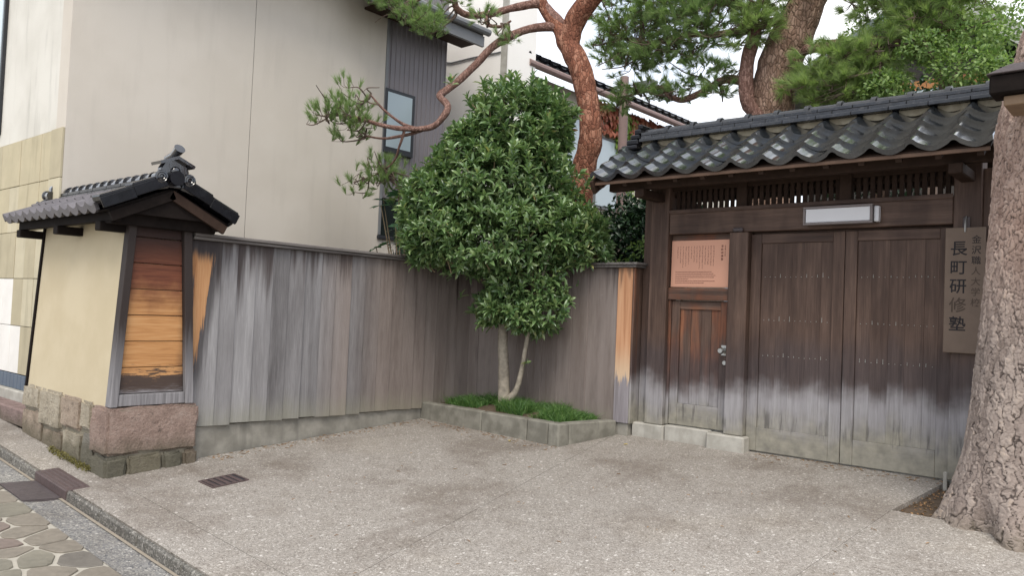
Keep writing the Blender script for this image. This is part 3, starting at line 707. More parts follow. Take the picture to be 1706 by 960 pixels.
def ridge_caps(parent, x0, x1, yc, zc_, r_, seg, mat, bands=True, name='ridge_tile'):
    x = x0; 
    while x < x1 - .02:
        xe = min(x1, x + seg); mb = MB(); N = 9; prof = []
        stations = [(x, r_), (x + .035, r_)] if False else [(x + .002, r_ * 1.0), (xe - .045, r_ * .96), (xe - .044, r_ * 1.3), (xe - .003, r_ * 1.3)]
        k = 0
        for xx, rr in stations: mb.v += [(xx, yc + rr * math.cos(math.pi * a / (N - 1)), zc_ + rr * math.sin(math.pi * a / (N - 1))) for a in range(N)]
        for s in range(len(stations) - 1):
            for a in range(N - 1): mb.f.append((s * N + a, s * N + a + 1, (s + 1) * N + a + 1, (s + 1) * N + a))
        mb.f.append(tuple(range(N))); mb.f.append(tuple(range(3 * N, 4 * N)))
        mb.f.append((0, N, 2 * N, 3 * N, 4 * N - 1, 3 * N - 1, 2 * N - 1, N - 1))
        mb.build(name, mat, parent, True); x = xe
SL = math.atan2(.27, .55)
WR = MB().hexa([(-8.62, 2.56, 1.845), (-6.43, 2.56, 1.845), (-6.43, 3.60, 1.845), (-8.62, 3.60, 1.845)], [(-8.62, 3.05, 2.075), (-6.43, 3.05, 2.075), (-6.43, 3.10, 2.075), (-8.62, 3.10, 2.075)]).build('roof', 'dark_timber', W)
te = tile_mesh('eave_tile', .1765, .30, .022, .018, .018, .062, 'tile_matte'); tr_ = tile_mesh('tile', .1765, .30, .022, .018, .018, .02, 'tile_matte')
lay_tiles(WR, -8.66, 12, .1765, 2.515, 1.905, SL, 2, .27, te, tr_, .02)
te2 = tile_mesh('eave_tile', .1765, .30, .022, .018, .018, .062, 'tile_black'); tr2_ = tile_mesh('tile', .1765, .30, .022, .018, .018, .02, 'tile_black')
lay_tiles(WR, -8.66, 13, .1765, 3.645, 1.905, SL, 2, .27, te2, tr2_, .02, True)
# verge: capping tiles down the gable
for sgn, ye in ((1, 2.50), (-1, 3.66)):
    for k in range(2):
        a = .0 + k * .27; b = a + .29
        p0 = (-6.455, ye + sgn * a * math.cos(SL), 1.925 + a * math.sin(SL) + .008 * k); p1 = (-6.455, ye + sgn * b * math.cos(SL), 1.915 + b * math.sin(SL) + .008 * k)
        MB().beam(p0, p1, .16, .055, (0, 0, 1)).build('verge_tile', 'tile_black', WR, bevel=.012)
        q0 = (-6.372, p0[1] + sgn * .01, p0[2] - .035); q1 = (-6.372, p1[1], p1[2] - .035)
        MB().beam(q0, q1, .018, .085, (0, 0, 1)).build('verge_tile', 'tile_black', WR, bevel=.004)
MB().tube([(-6.9, 3.075, 2.165), (-6.33, 3.075, 2.165)], .062, 14).build('verge_cap', 'tile_black', WR, True)
# barge boards, purlins, brackets
for sgn, ye in ((1, 2.60), (-1, 3.56)):
    yr = 3.08
    MB().beam((-6.42, ye, 1.80 if sgn > 0 else 1.79), (-6.42, yr + sgn * .012, 1.80 + abs(yr - ye) * .49), .035, .075).build('barge_board', 'dark_timber' if sgn > 0 else 'eave_timber', W)
for yy in (2.66, 3.50): box('eave_beam', 'dark_timber', W, -8.56, -6.44, yy - .03, yy + .03, 1.775, 1.845, .004)
for xx in (-8.47, -7.55, -6.66):
    box('bracket', 'dark_timber', W, xx - .05, xx + .05, 2.60, 2.818, 1.70, 1.772, .006)
box('tie_beam', 'dark_timber', W, -6.63, -6.50, 2.64, 3.52, 1.755, 1.852, .006)
# ridge
for k, (hw_, z0) in enumerate(((.105, 2.085), (.095, 2.118), (.085, 2.151))):
    x = -8.72
    while x < -6.5:
        xe = min(-6.46, x + .30); box('ridge_course', 'tile_black', WR, x + .0015, xe - .0015, 3.078 - hw_, 3.078 + hw_, z0, z0 + .030, .004); x = xe
ridge_caps(WR, -8.70, -6.50, 3.078, 2.181, .055, .165, 'tile_gloss')
# ridge-end ornament: shield, scrolls, boss, roof plate and projecting round tile
def ornament(xc, s_, full=True):
    rt_ = MB(); P_ = [(-.13, 0), (.13, 0), (.15, .05), (.115, .09), (.12, .15), (.085, .21), (.04, .235), (-.04, .235), (-.085, .21), (-.12, .15), (-.115, .09), (-.15, .05)]
    n = len(P_); x0, x1 = xc - .035 * s_, xc + .035 * s_
    rt_.v = [(x0, 3.078 + p, 2.09 + q) for p, q in P_] + [(x1, 3.078 + p, 2.09 + q) for p, q in P_]
    rt_.f = [tuple(range(n)), tuple(range(n, 2 * n))] + [(i, (i + 1) % n, n + (i + 1) % n, n + i) for i in range(n)]
    sh = rt_.build('ridge_ornament', 'tile_gloss', W, bevel=.008)
    for sg in (-1, 1):
        mb = MB()
        for r0 in (.044, .026):
            mb.tube([(xc + .05 * s_, 3.078 + sg * .118 + r0 * math.cos(a * math.pi / 6), 2.165 + r0 * math.sin(a * math.pi / 6)) for a in range(13)], .012, 6, False)
        mb.tube([(xc - .05 * s_, 3.078 + sg * .118, 2.165), (xc + .05 * s_, 3.078 + sg * .118, 2.165)], .042, 12); mb.build('scroll', 'tile_gloss', sh, True)
        mb = MB(); pts_ = catmull([(xc + .02 * s_, 3.078 + sg * .06, 2.11), (xc + .02 * s_, 3.078 + sg * .13, 2.095), (xc + .02 * s_, 3.078 + sg * .19, 2.07), (xc + .02 * s_, 3.078 + sg * .225, 2.09)], 4)
        mb.tube(pts_, [.035, .036, .038, .038, .038, .037, .035, .032, .03, .027, .022, .016, .01][:len(pts_)], 8); mb.build('wing', 'tile_gloss', sh, True)
    bm = bmesh.new(); bmesh.ops.create_uvsphere(bm, u_segments=14, v_segments=8, radius=.042)
    for v in bm.verts: v.co = Vector((v.co.x * .6 + xc + .04 * s_, v.co.y + 3.078, v.co.z + 2.225)) - root_loc(sh)
    me = bpy.data.meshes.new('boss'); bm.to_mesh(me); bm.free(); me.polygons.foreach_set('use_smooth', [True] * len(me.polygons)); link('boss', me, sh, 'tile_gloss')
    mb = MB()
    for sg in (-1, 1): mb.hexa([(xc - .09, 3.078, 2.325), (xc + .08, 3.078, 2.325), (xc + .08, 3.078 + sg * .14, 2.265), (xc - .09, 3.078 + sg * .14, 2.265)], [(xc - .09, 3.078, 2.352), (xc + .08, 3.078, 2.352), (xc + .08, 3.078 + sg * .15, 2.288), (xc - .09, 3.078 + sg * .15, 2.288)])
    if full:
        mb.build('roof_plate', 'tile_gloss', sh)
        MB().tube([(xc - .12, 3.078, 2.345), (xc + .0, 3.078, 2.365), (xc + .075, 3.078, 2.40), (xc + .09, 3.078, 2.412)], [.03, .034, .042, .046], 12).build('round_end_tile', 'tile_gloss', sh, True)
ornament(-6.42, 1); ornament(-8.80, -1, False)

# ------------------------------------------------------------------ plank fences
F1 = thing('plank_fence', (-6.62, 5.2, 0), 'silver grey vertical plank fence running from the plastered wall to the corner', 'fence')
y = 3.445; k = 0
while y < 6.86:
    wd = rng.uniform(.15, .205); y1 = min(6.885, y + wd)
    if 6.885 - y1 < .08: y1 = 6.885
    ty = rng.uniform(.008, .022); o0 = rng.uniform(.0, .004); zb = .07 + rng.uniform(-.008, .008)
    yt_ = 3.352 if k == 0 else y; k += 1
    MB().hexa([(-6.655, y + .001, zb), (-6.615 + o0, y + .001, zb), (-6.615 + o0 + ty, y1 + .006, zb - .003), (-6.640, y1 + .006, zb - .003)], [(-6.655, yt_ + .001, 1.70), (-6.615 + o0, yt_ + .001, 1.70), (-6.615 + o0 + ty, y1 + .006, 1.70), (-6.640, y1 + .006, 1.70)]).build('plank', 'fence_wood', F1, bevel=.002)
    y = y1
for z in (.3, .95, 1.55): box('rail', 'cap_wood', F1, -6.72, -6.66, 3.62, 6.9, z, z + .07)
for yy in (3.7, 5.2, 6.8): box('post', 'cap_wood', F1, -6.82, -6.722, yy - .05, yy + .05, -.05, 1.69)
box('cap', 'cap_wood', F1, -6.70, -6.555, 3.36, 6.78, 1.702, 1.728)
box('cap', 'cap_wood', F1, -6.72, -6.535, 3.36, 6.78, 1.730, 1.757)
MB().hexa([(-6.80, 3.472, -.5), (-6.635, 3.472, -.5), (-6.635, 7.0, -.5), (-6.80, 7.0, -.5)], [(-6.80, 3.472, .06), (-6.635, 3.472, .06), (-6.635, 7.0, .06), (-6.80, 7.0, .06)]).build('footing', 'concrete', F1)
F2 = thing('plank_fence', (-5.4, 6.9, 0), 'brown grey plank fence behind the planter with one bare orange end plank', 'fence')
x = -6.60; k = 0
edges = [-6.635]
while edges[-1] < -4.72: edges.append(edges[-1] + rng.uniform(.16, .215))
edges[-1] = -4.505
for a, b in zip(edges[:-1], edges[1:]):
    ty = rng.uniform(.003, .014); zb = .12
    MB().hexa([(a + .002, 6.87, zb), (b + .004, 6.87 - ty, zb), (b + .004, 6.895, zb), (a + .002, 6.905, zb)], [(a + .002, 6.87, 1.688), (b + .004, 6.87 - ty, 1.688), (b + .004, 6.895, 1.688), (a + .002, 6.905, 1.688)]).build('plank', 'fence_wood', F2, bevel=.002)
o = MB().box(-4.498, -4.325, 6.845, 6.87, .115, 1.688).build('plank', 'bare_plank', F2, bevel=.003); o['label'] = 'bare orange end plank'
box('return_plank', 'wicket_wood', F2, -4.325 + .002, -4.30, 6.85, 6.945, .115, 1.688, .003)
box('return_plank', 'gate_wood', F2, -4.32, -4.303, 6.948, 7.06, .115, 1.688, .003)
for z in (.3, .95, 1.5): box('rail', 'cap_wood', F2, -6.58, -4.33, 6.91, 6.96, z, z + .07)
box('post', 'cap_wood', F2, -4.42, -4.33, 6.965, 7.05, .0, 1.685)
box('cap', 'cap_wood', F2, -6.66, -4.265, 6.81, 7.03, 1.690, 1.713); box('cap', 'cap_wood', F2, -6.66, -4.245, 6.79, 7.05, 1.715, 1.74)
box('footing', 'concrete', F2, -6.63, -4.335, 6.865, 7.05, -.2, .113, .006)

# ------------------------------------------------------------------ gate
G = thing('gate', (-2.8, 7.05, 0), 'weathered brown wooden gate with double doors under a dark tiled roof', 'gate')
box('post', 'gate_wood', G, -4.185, -3.985, 6.93, 7.13, .135, 2.62, .006)
box('post', 'gate_wood', G, -3.335, -3.148, 6.93, 7.13, .135, 2.018, .006)
box('post', 'gate_wood', G, -1.465, -1.27, 6.945, 7.13, .02, 2.62, .006)
box('filler_board', 'gate_wood', G, -4.298, -4.19, 7.0, 7.03, .13, 2.4, .003)
box('base_stone', 'pale_stone', G, -4.32, -3.96, 6.915, 7.15, -.05, .132, .012)
box('sill_stone', 'pale_stone', G, -3.957, -3.49, 6.935, 7.15, -.05, .142, .01)
box('base_stone', 'pale_stone', G, -3.487, -3.11, 6.885, 7.15, -.05, .132, .014)
box('sill_stone', 'pale_stone', G, -3.10, -1.27, 7.03, 7.12, -.06, .008, .004)
box('lintel', 'gate_rail', G, -3.983, -1.467, 6.945, 7.11, 2.022, 2.248, .006)
box('lintel_fillet', 'gate_rail', G, -3.982, -1.467, 6.925, 6.943, 2.225, 2.262, .003)
box('iron_cap', 'iron', G, -3.30, -3.20, 6.915, 6.944, 2.022, 2.06, .01)
# notice panel zone above the wicket
box('panel_board', 'wicket_rail', G, -3.983, -3.337, 7.02, 7.05, 1.50, 2.02, .003)
box('wicket_lintel', 'wicket_rail', G, -3.984, -3.337, 6.965, 7.06, 1.375, 1.495, .005)
box('side_jamb', 'wicket_wood', G, -3.984, -3.955, 6.985, 7.06, .145, 1.373, .003)
box('door_stop', 'gate_rail', G, -3.147, -1.467, 7.055, 7.09, 1.95, 2.02, 0)
box('door_stop', 'wicket_rail', G, -3.953, -3.34, 7.055, 7.09, 1.32, 1.374, 0)
box('side_board', 'gate_wood', G, -1.268, -1.12, 6.99, 7.02, -.02, 2.45, .003)
# double doors
for dn, (xa, xb_) in enumerate(((-3.145, -2.3035), (-2.2965, -1.468))):
    D = box('door', 'gate_wood', G, xa + .01, xb_ - .01, 7.035, 7.05, .03, 1.98, 0)
    D['label'] = ['left-hand leaf next to the small door', 'leaf behind the hanging name board'][dn]
    box('stile', 'gate_wood', D, xa, xa + .098, 7.0, 7.034, .012, 2.0, .003); box('stile', 'gate_wood', D, xb_ - .098, xb_, 7.0, 7.034, .012, 2.0, .003)
    box('rail', 'gate_rail', D, xa + .099, xb_ - .099, 7.002, 7.034, 1.915, 2.0, .003); box('rail', 'gate_rail', D, xa + .099, xb_ - .099, 7.002, 7.034, .012, .225, .003)
    n = 5; wv = [rng.uniform(.8, 1.2) for _ in range(n)]; tot = sum(wv); x = xa + .100
    for k in range(n):
        wd = (xb_ - xa - .200) * wv[k] / tot; d = rng.uniform(0, .002)
        box('board', 'gate_wood', D, x + .0003, x + wd - .0003, 7.015 + d, 7.034, .226, 1.914, .0008); x += wd
    for z in (1.605, 1.21, .885):
        mb = MB()
        for k in range(13):
            xx = xa + .135 + k * (xb_ - xa - .27) / 12; mb.tube([(xx, 7.016, z + rng.uniform(-.004, .004)), (xx, 7.0105, z)], [.0035, .0022], 6)
            if rng.rand() < .35: mb.box(xx - .0012, xx + .0012, 7.013, 7.0155, z - .001, z + rng.uniform(.01, .04))
        mb.build('nail_row', 'grey_board', D)['kind'] = 'stuff'
D = box('wicket_door', 'wicket_wood', G, -3.945, -3.35, 7.035, 7.05, .17, 1.35, 0)
box('stile', 'wicket_wood', D, -3.952, -3.865, 7.0, 7.034, .152, 1.366, .003); box('stile', 'wicket_wood', D, -3.43, -3.345, 7.0, 7.034, .152, 1.366, .003)
box('rail', 'wicket_rail', D, -3.864, -3.431, 7.002, 7.034, 1.285, 1.366, .003); box('rail', 'wicket_rail', D, -3.864, -3.431, 7.002, 7.034, .152, .36, .003)
x = -3.863
for k, wd in enumerate((.115, .11, .105, .101)):
    box('board', 'wicket_wood', D, x + .001, x + wd - .001, 7.017 + .002 * (k % 2), 7.034, .361, 1.284, .002); x += wd
mb = MB(); mb.tube([(-3.385, 7.0, .905), (-3.385, 6.99, .905)], .034, 16); mb.tube([(-3.385, 6.99, .905), (-3.385, 6.955, .905), (-3.385, 6.952, .905), (-3.385, 6.935, .905), (-3.385, 6.915, .905)], [.012, .012, .026, .033, .022], 16)
mb.box(-3.41, -3.36, 6.994, 6.9995, .86, .955); mb.build('door_knob', 'steel', D, True)
mb = MB(); mb.tube([(-3.372, 7.0, .79), (-3.372, 6.985, .79)], .02, 12); mb.build('keyhole', 'steel', D, True)
# lattice transom
box('head_beam_shade', 'eave_timber', G, -3.983, -1.467, 6.985, 7.016, 2.455, 2.66, .005)  # top beam, carried lower as a dark strip standing in for shade
x = -3.955
while x < -1.49:
    box('lattice_slat', 'eave_timber', G, x, x + .036, 7.02, 7.045, 2.25, 2.544, .002); x += .0575
box('lattice_rail', 'eave_timber', G, -3.983, -1.467, 7.047, 7.067, 2.40, 2.43, .002)
for xx in (-3.24, -2.30):
    box('strut', 'eave_timber', G, xx - .05, xx + .05, 6.96, 7.018, 2.25, 2.545, .004)
# roof structure
SG = R(33.5)
RX0, RX1 = -4.53, -1.10
rib = lambda y_: 2.474 + (y_ - 6.37) * math.tan(SG)
GR = MB().add([(x, y_, rib(yy) + dz) for x in (RX0 + .03, RX1 - .02) for y_, yy, dz in ((6.39, 6.39, 0), (7.09, 7.09, 0), (7.79, 6.39, 0), (7.79, 6.39, .022), (7.09, 7.09, .022), (6.39, 6.39, .022))],
              [(0, 1, 7, 6), (1, 2, 8, 7), (2, 3, 9, 8), (3, 4, 10, 9), (4, 5, 11, 10), (5, 0, 6, 11), (0, 5, 4, 1), (1, 4, 3, 2), (6, 7, 10, 11), (7, 8, 9, 10)]).build('roof', 'eave_timber', G)
x = RX0 + .08
while x < RX1:
    MB().beam((x, 6.40, rib(6.40) - .03), (x, 7.075, rib(7.075) - .03), .045, .055, (0, 0, 1)).build('rafter', 'eave_timber', GR)
    MB().beam((x, 7.78, rib(6.40) - .03), (x, 7.105, rib(7.075) - .03), .045, .055, (0, 0, 1)).build('rafter', 'eave_timber', GR); x += .272
box('eave_board', 'tan_eave', GR, RX0 + .03, RX1 - .02, 6.372, 6.388, 2.464, 2.494, .003)
box('eave_purlin', 'eave_timber', GR, RX0 + .06, RX1 - .03, 6.58, 6.66, 2.43, 2.515, .005)
box('eave_purlin', 'eave_timber', GR, RX0 + .06, RX1 - .03, 7.52, 7.60, 2.43, 2.515, .005)
box('ridge_beam', 'eave_timber', GR, RX0 + .06, RX1 - .03, 7.04, 7.14, 2.72, 2.80, .005)
for xx in (-4.085, -1.37): box('bracket_arm', 'eave_timber', GR, xx - .05, xx + .05, 6.52, 7.66, 2.345, 2.428, .008) if xx < -2 else box('bracket_arm', 'eave_timber', GR, xx - .05, xx + .05, 6.52, 7.66, 2.345, 2.428, .008)
for sgn in (1, -1):
    y0 = 6.36 if sgn > 0 else 7.82
    MB().beam((RX0 + .012, y0, rib(6.36) - .03), (RX0 + .012, 7.09 - sgn * .005, rib(7.09) - .035), .028, .13).build('barge_board', 'eave_timber', GR)
pw = (RX1 - RX0) / 12
te = tile_mesh('eave_tile', pw, .245, .040, .028, .02, .040, 'tile_dark', 16); tr_ = tile_mesh('tile', pw, .245, .040, .028, .02, .032, 'tile_dark', 16)
lay_tiles(GR, RX0, 12, pw, 6.325, 2.566, SG, 4, .188, te, tr_, .038)
tr3 = tile_mesh('rear_tile', pw, .27, .036, .026, .02, .022, 'tile_dark', 10)
lay_tiles(GR, RX0, 12, pw, 7.855, 2.566, SG, 4, .188, tr3, tr3, .038, True)
# plaster crescents under the ridge
for k in range(12):
    xa = RX0 + k * pw + pw * .22
    for yc_ in (6.992, 7.188):
        mb = MB(); n = 8
        for q in range(n + 1):
            u = q / n; xx = xa + u * pw * .82; zb = 2.962 - .034 * math.sin(math.pi * u)
            mb.v += [(xx, yc_ - .0, zb), (xx, yc_, 2.984), (xx, 7.09, zb), (xx, 7.09, 2.984)]
        for q in range(n):
            a, b = q * 4, q * 4 + 4; mb.f += [(a, a + 1, b + 1, b), (a + 2, b + 2, b + 3, a + 3), (a + 1, a + 3, b + 3, b + 1), (a, b, b + 2, a + 2)]
        mb.f += [(0, 2, 3, 1), (4 * n, 4 * n + 1, 4 * n + 3, 4 * n + 2)]
        mb.build('plaster_fill', 'plaster_fill', GR)
for k, (hw_, z0) in enumerate(((.168, 2.986), (.14, 3.021), (.13, 3.056))):
    x = RX0 + .17 + (.13 if k == 1 else 0)
    if k == 1: box('ridge_course', 'tile_ridge', GR, RX0 + .171, RX0 + .299, 7.09 - hw_, 7.09 + hw_, z0, z0 + .032, .004)
    while x < RX1 - .01:
        xe = min(RX1, x + .30); box('ridge_course', 'tile_ridge', GR, x + .001, xe - .001, 7.09 - hw_ + rng.uniform(-.004, .004), 7.09 + hw_, z0, z0 + .032, .004); x = xe
ridge_caps(GR, RX0 + .16, RX1, 7.09, 3.088, .058, .285, 'tile_ridge')
# stepped ridge end
for k, (dx, h0, h1, hw_) in enumerate(((-.02, 2.91, 2.955, .21), (.03, 2.958, 3.015, .19), (.06, 3.018, 3.07, .165), (.09, 3.073, 3.13, .14), (.11, 3.133, 3.185, .11))):
    box('ridge_end_tile', 'tile_black', GR, RX0 + dx, RX0 + .168, 7.09 - hw_, 7.09 + hw_, h0, h1, .012)

# ------------------------------------------------------------------ things on the gate
L_ = thing('gate_light', (-2.32, 6.9, 2.05), 'unlit white box lamp with brown frame on the gate lintel', 'lamp')
box('housing', 'lamp_frame', L_, -2.61, -2.045, 6.868, 6.943, 2.052, 2.20, .004)
box('diffuser', 'diffuser', L_, -2.596, -2.062, 6.858, 6.8675, 2.068, 2.186, .003)
for a, b, c, d in ((-2.615, -2.04, 2.187, 2.205), (-2.615, -2.04, 2.047, 2.066), (-2.615, -2.598, 2.067, 2.186), (-2.06, -2.04, 2.067, 2.186)): box('frame', 'lamp_frame', L_, a, b, 6.848, 6.8675, c, d, .002)
box('end_cap', 'diffuser', L_, -2.039, -2.0, 6.88, 6.942, 2.06, 2.19, .006)
# lettering helper
def text_mesh(name, body, size, mat, parent, x, y, z, sx=1.0, bold=0.0, ext=.0006):
    cu = bpy.data.curves.new('txt', 'FONT'); cu.body = body; cu.size = size; cu.extrude = ext; cu.offset = bold; cu.align_x = 'CENTER'; cu.align_y = 'CENTER'; cu.resolution_u = 4
    o = bpy.data.objects.new('txt', cu); col.objects.link(o)
    dg = bpy.context.evaluated_depsgraph_get(); me = bpy.data.meshes.new_from_object(o.evaluated_get(dg)); bpy.data.objects.remove(o)
    me.name = name; ob = link(name, me, parent); me.materials.clear(); me.materials.append(MAT[mat])
    ro = root_loc(parent); ob.location = Vector((x, y, z)) - ro; ob.rotation_euler = (R(90), 0, 0); ob.scale = (sx, 1, 1)
    return ob
SB = thing('name_board', (-1.37, 6.93, 1.0), 'tall weathered wooden name board with brushed characters hung on the gate post', 'sign')
box('board', 'sign_wood', SB, -1.508, -1.232, 6.905, 6.93, 1.01, 1.985, .004)
box('hanger', 'iron', SB, -1.395, -1.345, 6.925, 6.944, 1.975, 2.07, .006)
mb = MB(); mb.tube([(-1.37, 6.925, 2.075), (-1.37, 6.90, 2.03), (-1.37, 6.902, 1.95)], .006, 8); mb.build('hook', 'steel', SB, True)
for k, ch in enumerate('長町研修塾'): text_mesh('character', ch, .122, 'sumi' if k != 3 else 'sumi_faded', SB, -1.412, 6.9042, 1.815 - k * .147, 1.0, .0012)
for k, ch in enumerate('金沢職人大学校'): text_mesh('character', ch, .068, 'sumi' if k < 3 else 'sumi_faded', SB, -1.292, 6.9042, 1.885 - k * .081, 1.0, .0002)
NB = thing('notice_board', (-3.68, 7.01, 1.5), 'copper coloured notice plate with columns of small print above the small door', 'sign')
box('plate', 'copper_board', NB, -3.975, -3.352, 6.995, 7.019, 1.502, 1.962, .003)
yt = 6.9942
for k, ch in enumerate('長町研修塾'): text_mesh('title', ch, .024, 'ink', NB, -3.432, yt, 1.896 - k * .031, 1, .0002, .0004)
for k, ch in enumerate('金沢職人大学校'): text_mesh('title', ch, .012, 'ink', NB, -3.402, yt, 1.90 - k * .0155, 1, 0, .0004)
for c in range(14):                             # small print: illegible marks in columns
    mb = MB(); xx = -3.905 + c * .0297; zt = 1.905; ln = rng.randint(11, 16) if c not in (0, 5) else rng.randint(5, 9)
    for q in range(ln):
        zc_ = zt - .006 - q * .0152 - (.014 if rng.rand() < .0 else 0); s_ = rng.uniform(.0035, .0055)
        for e in range(rng.randint(2, 4)):
            if rng.rand() < .5: yy = zc_ + rng.uniform(-s_, s_); mb.box(xx - s_, xx + s_, yt - .0005, yt + .001, yy - .0008, yy + .0008)
            else: x_ = xx + rng.uniform(-s_, s_); mb.box(x_ - .0008, x_ + .0008, yt - .0009, yt + .001, zc_ - s_, zc_ + s_)
    mb.build('print_column', 'ink', NB)['kind'] = 'stuff'
for r_, w_ in enumerate((.375, .41, .41, .41, .14, .41, .30)):
    mb = MB(); x = -3.925
    while x < -3.925 + w_:
        d = rng.uniform(.008, .026); mb.box(x, x + d, yt - .0005, yt + .001, 1.651 - r_ * .018, 1.6555 - r_ * .018); x += d + .004
    mb.build('print_line', 'ink', NB)['kind'] = 'stuff'

# ------------------------------------------------------------------ planter
PL = thing('planter', (-5.5, 6.4, 0), 'low stone edged corner planter holding the bush and grass', 'planter')
pf = lambda x: 6.16 - (x + 6.6) * .042
def pstone(x0, x1):
    MB().hexa([(x0, pf(x0), -.2), (x1, pf(x1), -.2), (x1, pf(x1) + .13, -.2), (x0, pf(x0) + .13, -.2)], [(x0, pf(x0) + .006, .135), (x1, pf(x1) + .006, .135), (x1, pf(x1) + .13, .135), (x0, pf(x0) + .13, .135)]).build('edging_stone', 'planter_stone', PL, bevel=.012)
for a, b in ((-6.63, -5.66), (-5.653, -5.02), (-5.013, -4.745)): pstone(a, b)
def pside(y0, y1, x_):
    MB().hexa([(x_ - .13, y0, -.2), (x_, y0, -.2), (x_ + .13, y1, -.2), (x_ - .01, y1, -.2)], [(x_ - .13, y0, .135), (x_ - .006, y0, .135), (x_ + .124, y1, .135), (x_ - .01, y1, .135)]).build('edging_stone', 'planter_stone', PL, bevel=.012)
yq = pf(-4.6)
MB().hexa([(-4.738, yq, -.2), (-4.60, yq, -.2), (-4.572, yq + .14, -.2), (-4.738, yq + .14, -.2)], [(-4.738, yq + .006, .135), (-4.605, yq + .006, .135), (-4.577, yq + .14, .135), (-4.738, yq + .14, .135)]).build('edging_stone', 'planter_stone', PL, bevel=.014)
pside(yq + .146, 6.84, -4.572)
sheet('planter_soil', 'soil', [(-6.62, 6.22), (-4.70, 6.14), (-4.5, 6.86), (-6.62, 6.86)], 24, 14, lambda x, y: .10 + .07 * math.exp(-((x + 5.6) / .7) ** 2 - ((y - 6.5) / .35) ** 2), PL)
def soil_z(x, y): return .10 + .07 * math.exp(-((x + 5.6) / .7) ** 2 - ((y - 6.5) / .35) ** 2)
n = 20000; gx = np.random.uniform(-6.5, -4.62, n); gy = np.random.uniform(6.1, 6.82, n)
keep = []
for i in range(n):
    m_ = mnoise.noise(Vector((gx[i] * 3.4, gy[i] * 3.4, 3.3))) + .5 * mnoise.noise(Vector((gx[i] * 9, gy[i] * 9, 1.3))) + .12
    if gx[i] < -6.2: m_ -= .25
    if abs(gx[i] + 5.72) < .12 and gy[i] < 6.5: m_ -= .4
    m_ += .25 if gx[i] > -5.45 else 0
    fy = pf(gx[i]) + .13
    keep.append(m_ > rng.uniform(0, .25) and gy[i] > fy and gx[i] < -4.72 + (gy[i] - 6.2) * .18)
keep = np.array(keep); gx, gy = gx[keep], gy[keep]; n = len(gx)
gz_ = np.array([soil_z(a, b) for a, b in zip(gx, gy)])
hh = np.array([.06 + .10 * (mnoise.noise(Vector((a * 5, b * 5, 1))) + .5) for a, b in zip(gx, gy)]) * np.random.uniform(.7, 1.25, n)
base = np.stack([gx, gy, gz_ - .005], 1); dirv = np.random.normal(size=(n, 3)) * .45; dirv[:, 2] = 1; dirv = norm(dirv)
lean = norm(np.random.normal(size=(n, 3)) * (1, 1, .1)); sd_ = norm(np.cross(dirv, np.random.normal(size=(n, 3)))) * .0028
p1 = base + dirv * hh[:, None] * .6; p2 = base + dirv * hh[:, None] + lean * hh[:, None] * .38 - np.array((0, 0, .012))
V = np.stack([base - sd_, base + sd_, p1 + sd_ * .8, p1 - sd_ * .8, p2], 1).reshape(-1, 3)
F = (np.array([(0, 1, 2), (0, 2, 3), (3, 2, 4)])[None] + (np.arange(n) * 5)[:, None, None]).reshape(-1, 3)
o = big_mesh('grass', V, F, 'grass_green'); tag(o, 'tufts of fine dark green grass growing in the stone planter', 'grass', kind='stuff')

# ------------------------------------------------------------------ osmanthus bush
BC = Vector((-5.72, 6.42, 0)); vr = np.array((rt.x, rt.y, 0.0)); vd = np.array((-rt.y, rt.x, 0.0))
OS = thing('osmanthus_bush', (-5.62, 6.47, .15), 'rounded glossy evergreen bush with pale twin stems growing from the planter', 'bush')
mb = MB()
limb(mb, [(-5.60, 6.46, .10, .09), (-5.63, 6.47, .22, .072), (-5.67, 6.47, .45, .062), (-5.70, 6.47, .75, .054), (-5.71, 6.46, 1.1, .052), (-5.72, 6.45, 1.7, .04), (-5.70, 6.45, 2.4, .03), (-5.66, 6.45, 3.1, .015)], 5, 12, .02)
limb(mb, [(-5.70, 6.52, .10, .05), (-5.74, 6.53, .4, .042), (-5.77, 6.53, .9, .04), (-5.9, 6.5, 1.5, .03), (-6.2, 6.4, 2.1, .018)], 5, 9, .02)
mb.build('trunk', 'pale_bark', OS, True, sharp=80)
mb = MB()
limb(mb, [(-5.61, 6.43, .19, .05), (-5.53, 6.43, .26, .042), (-5.46, 6.45, .36, .032), (-5.41, 6.46, .56, .026), (-5.38, 6.47, .82, .022), (-5.30, 6.47, 1.2, .02), (-5.1, 6.45, 1.8, .012)], 5, 9, .015)
mb.build('side_stem', 'pale_bark', OS, True, sharp=80)
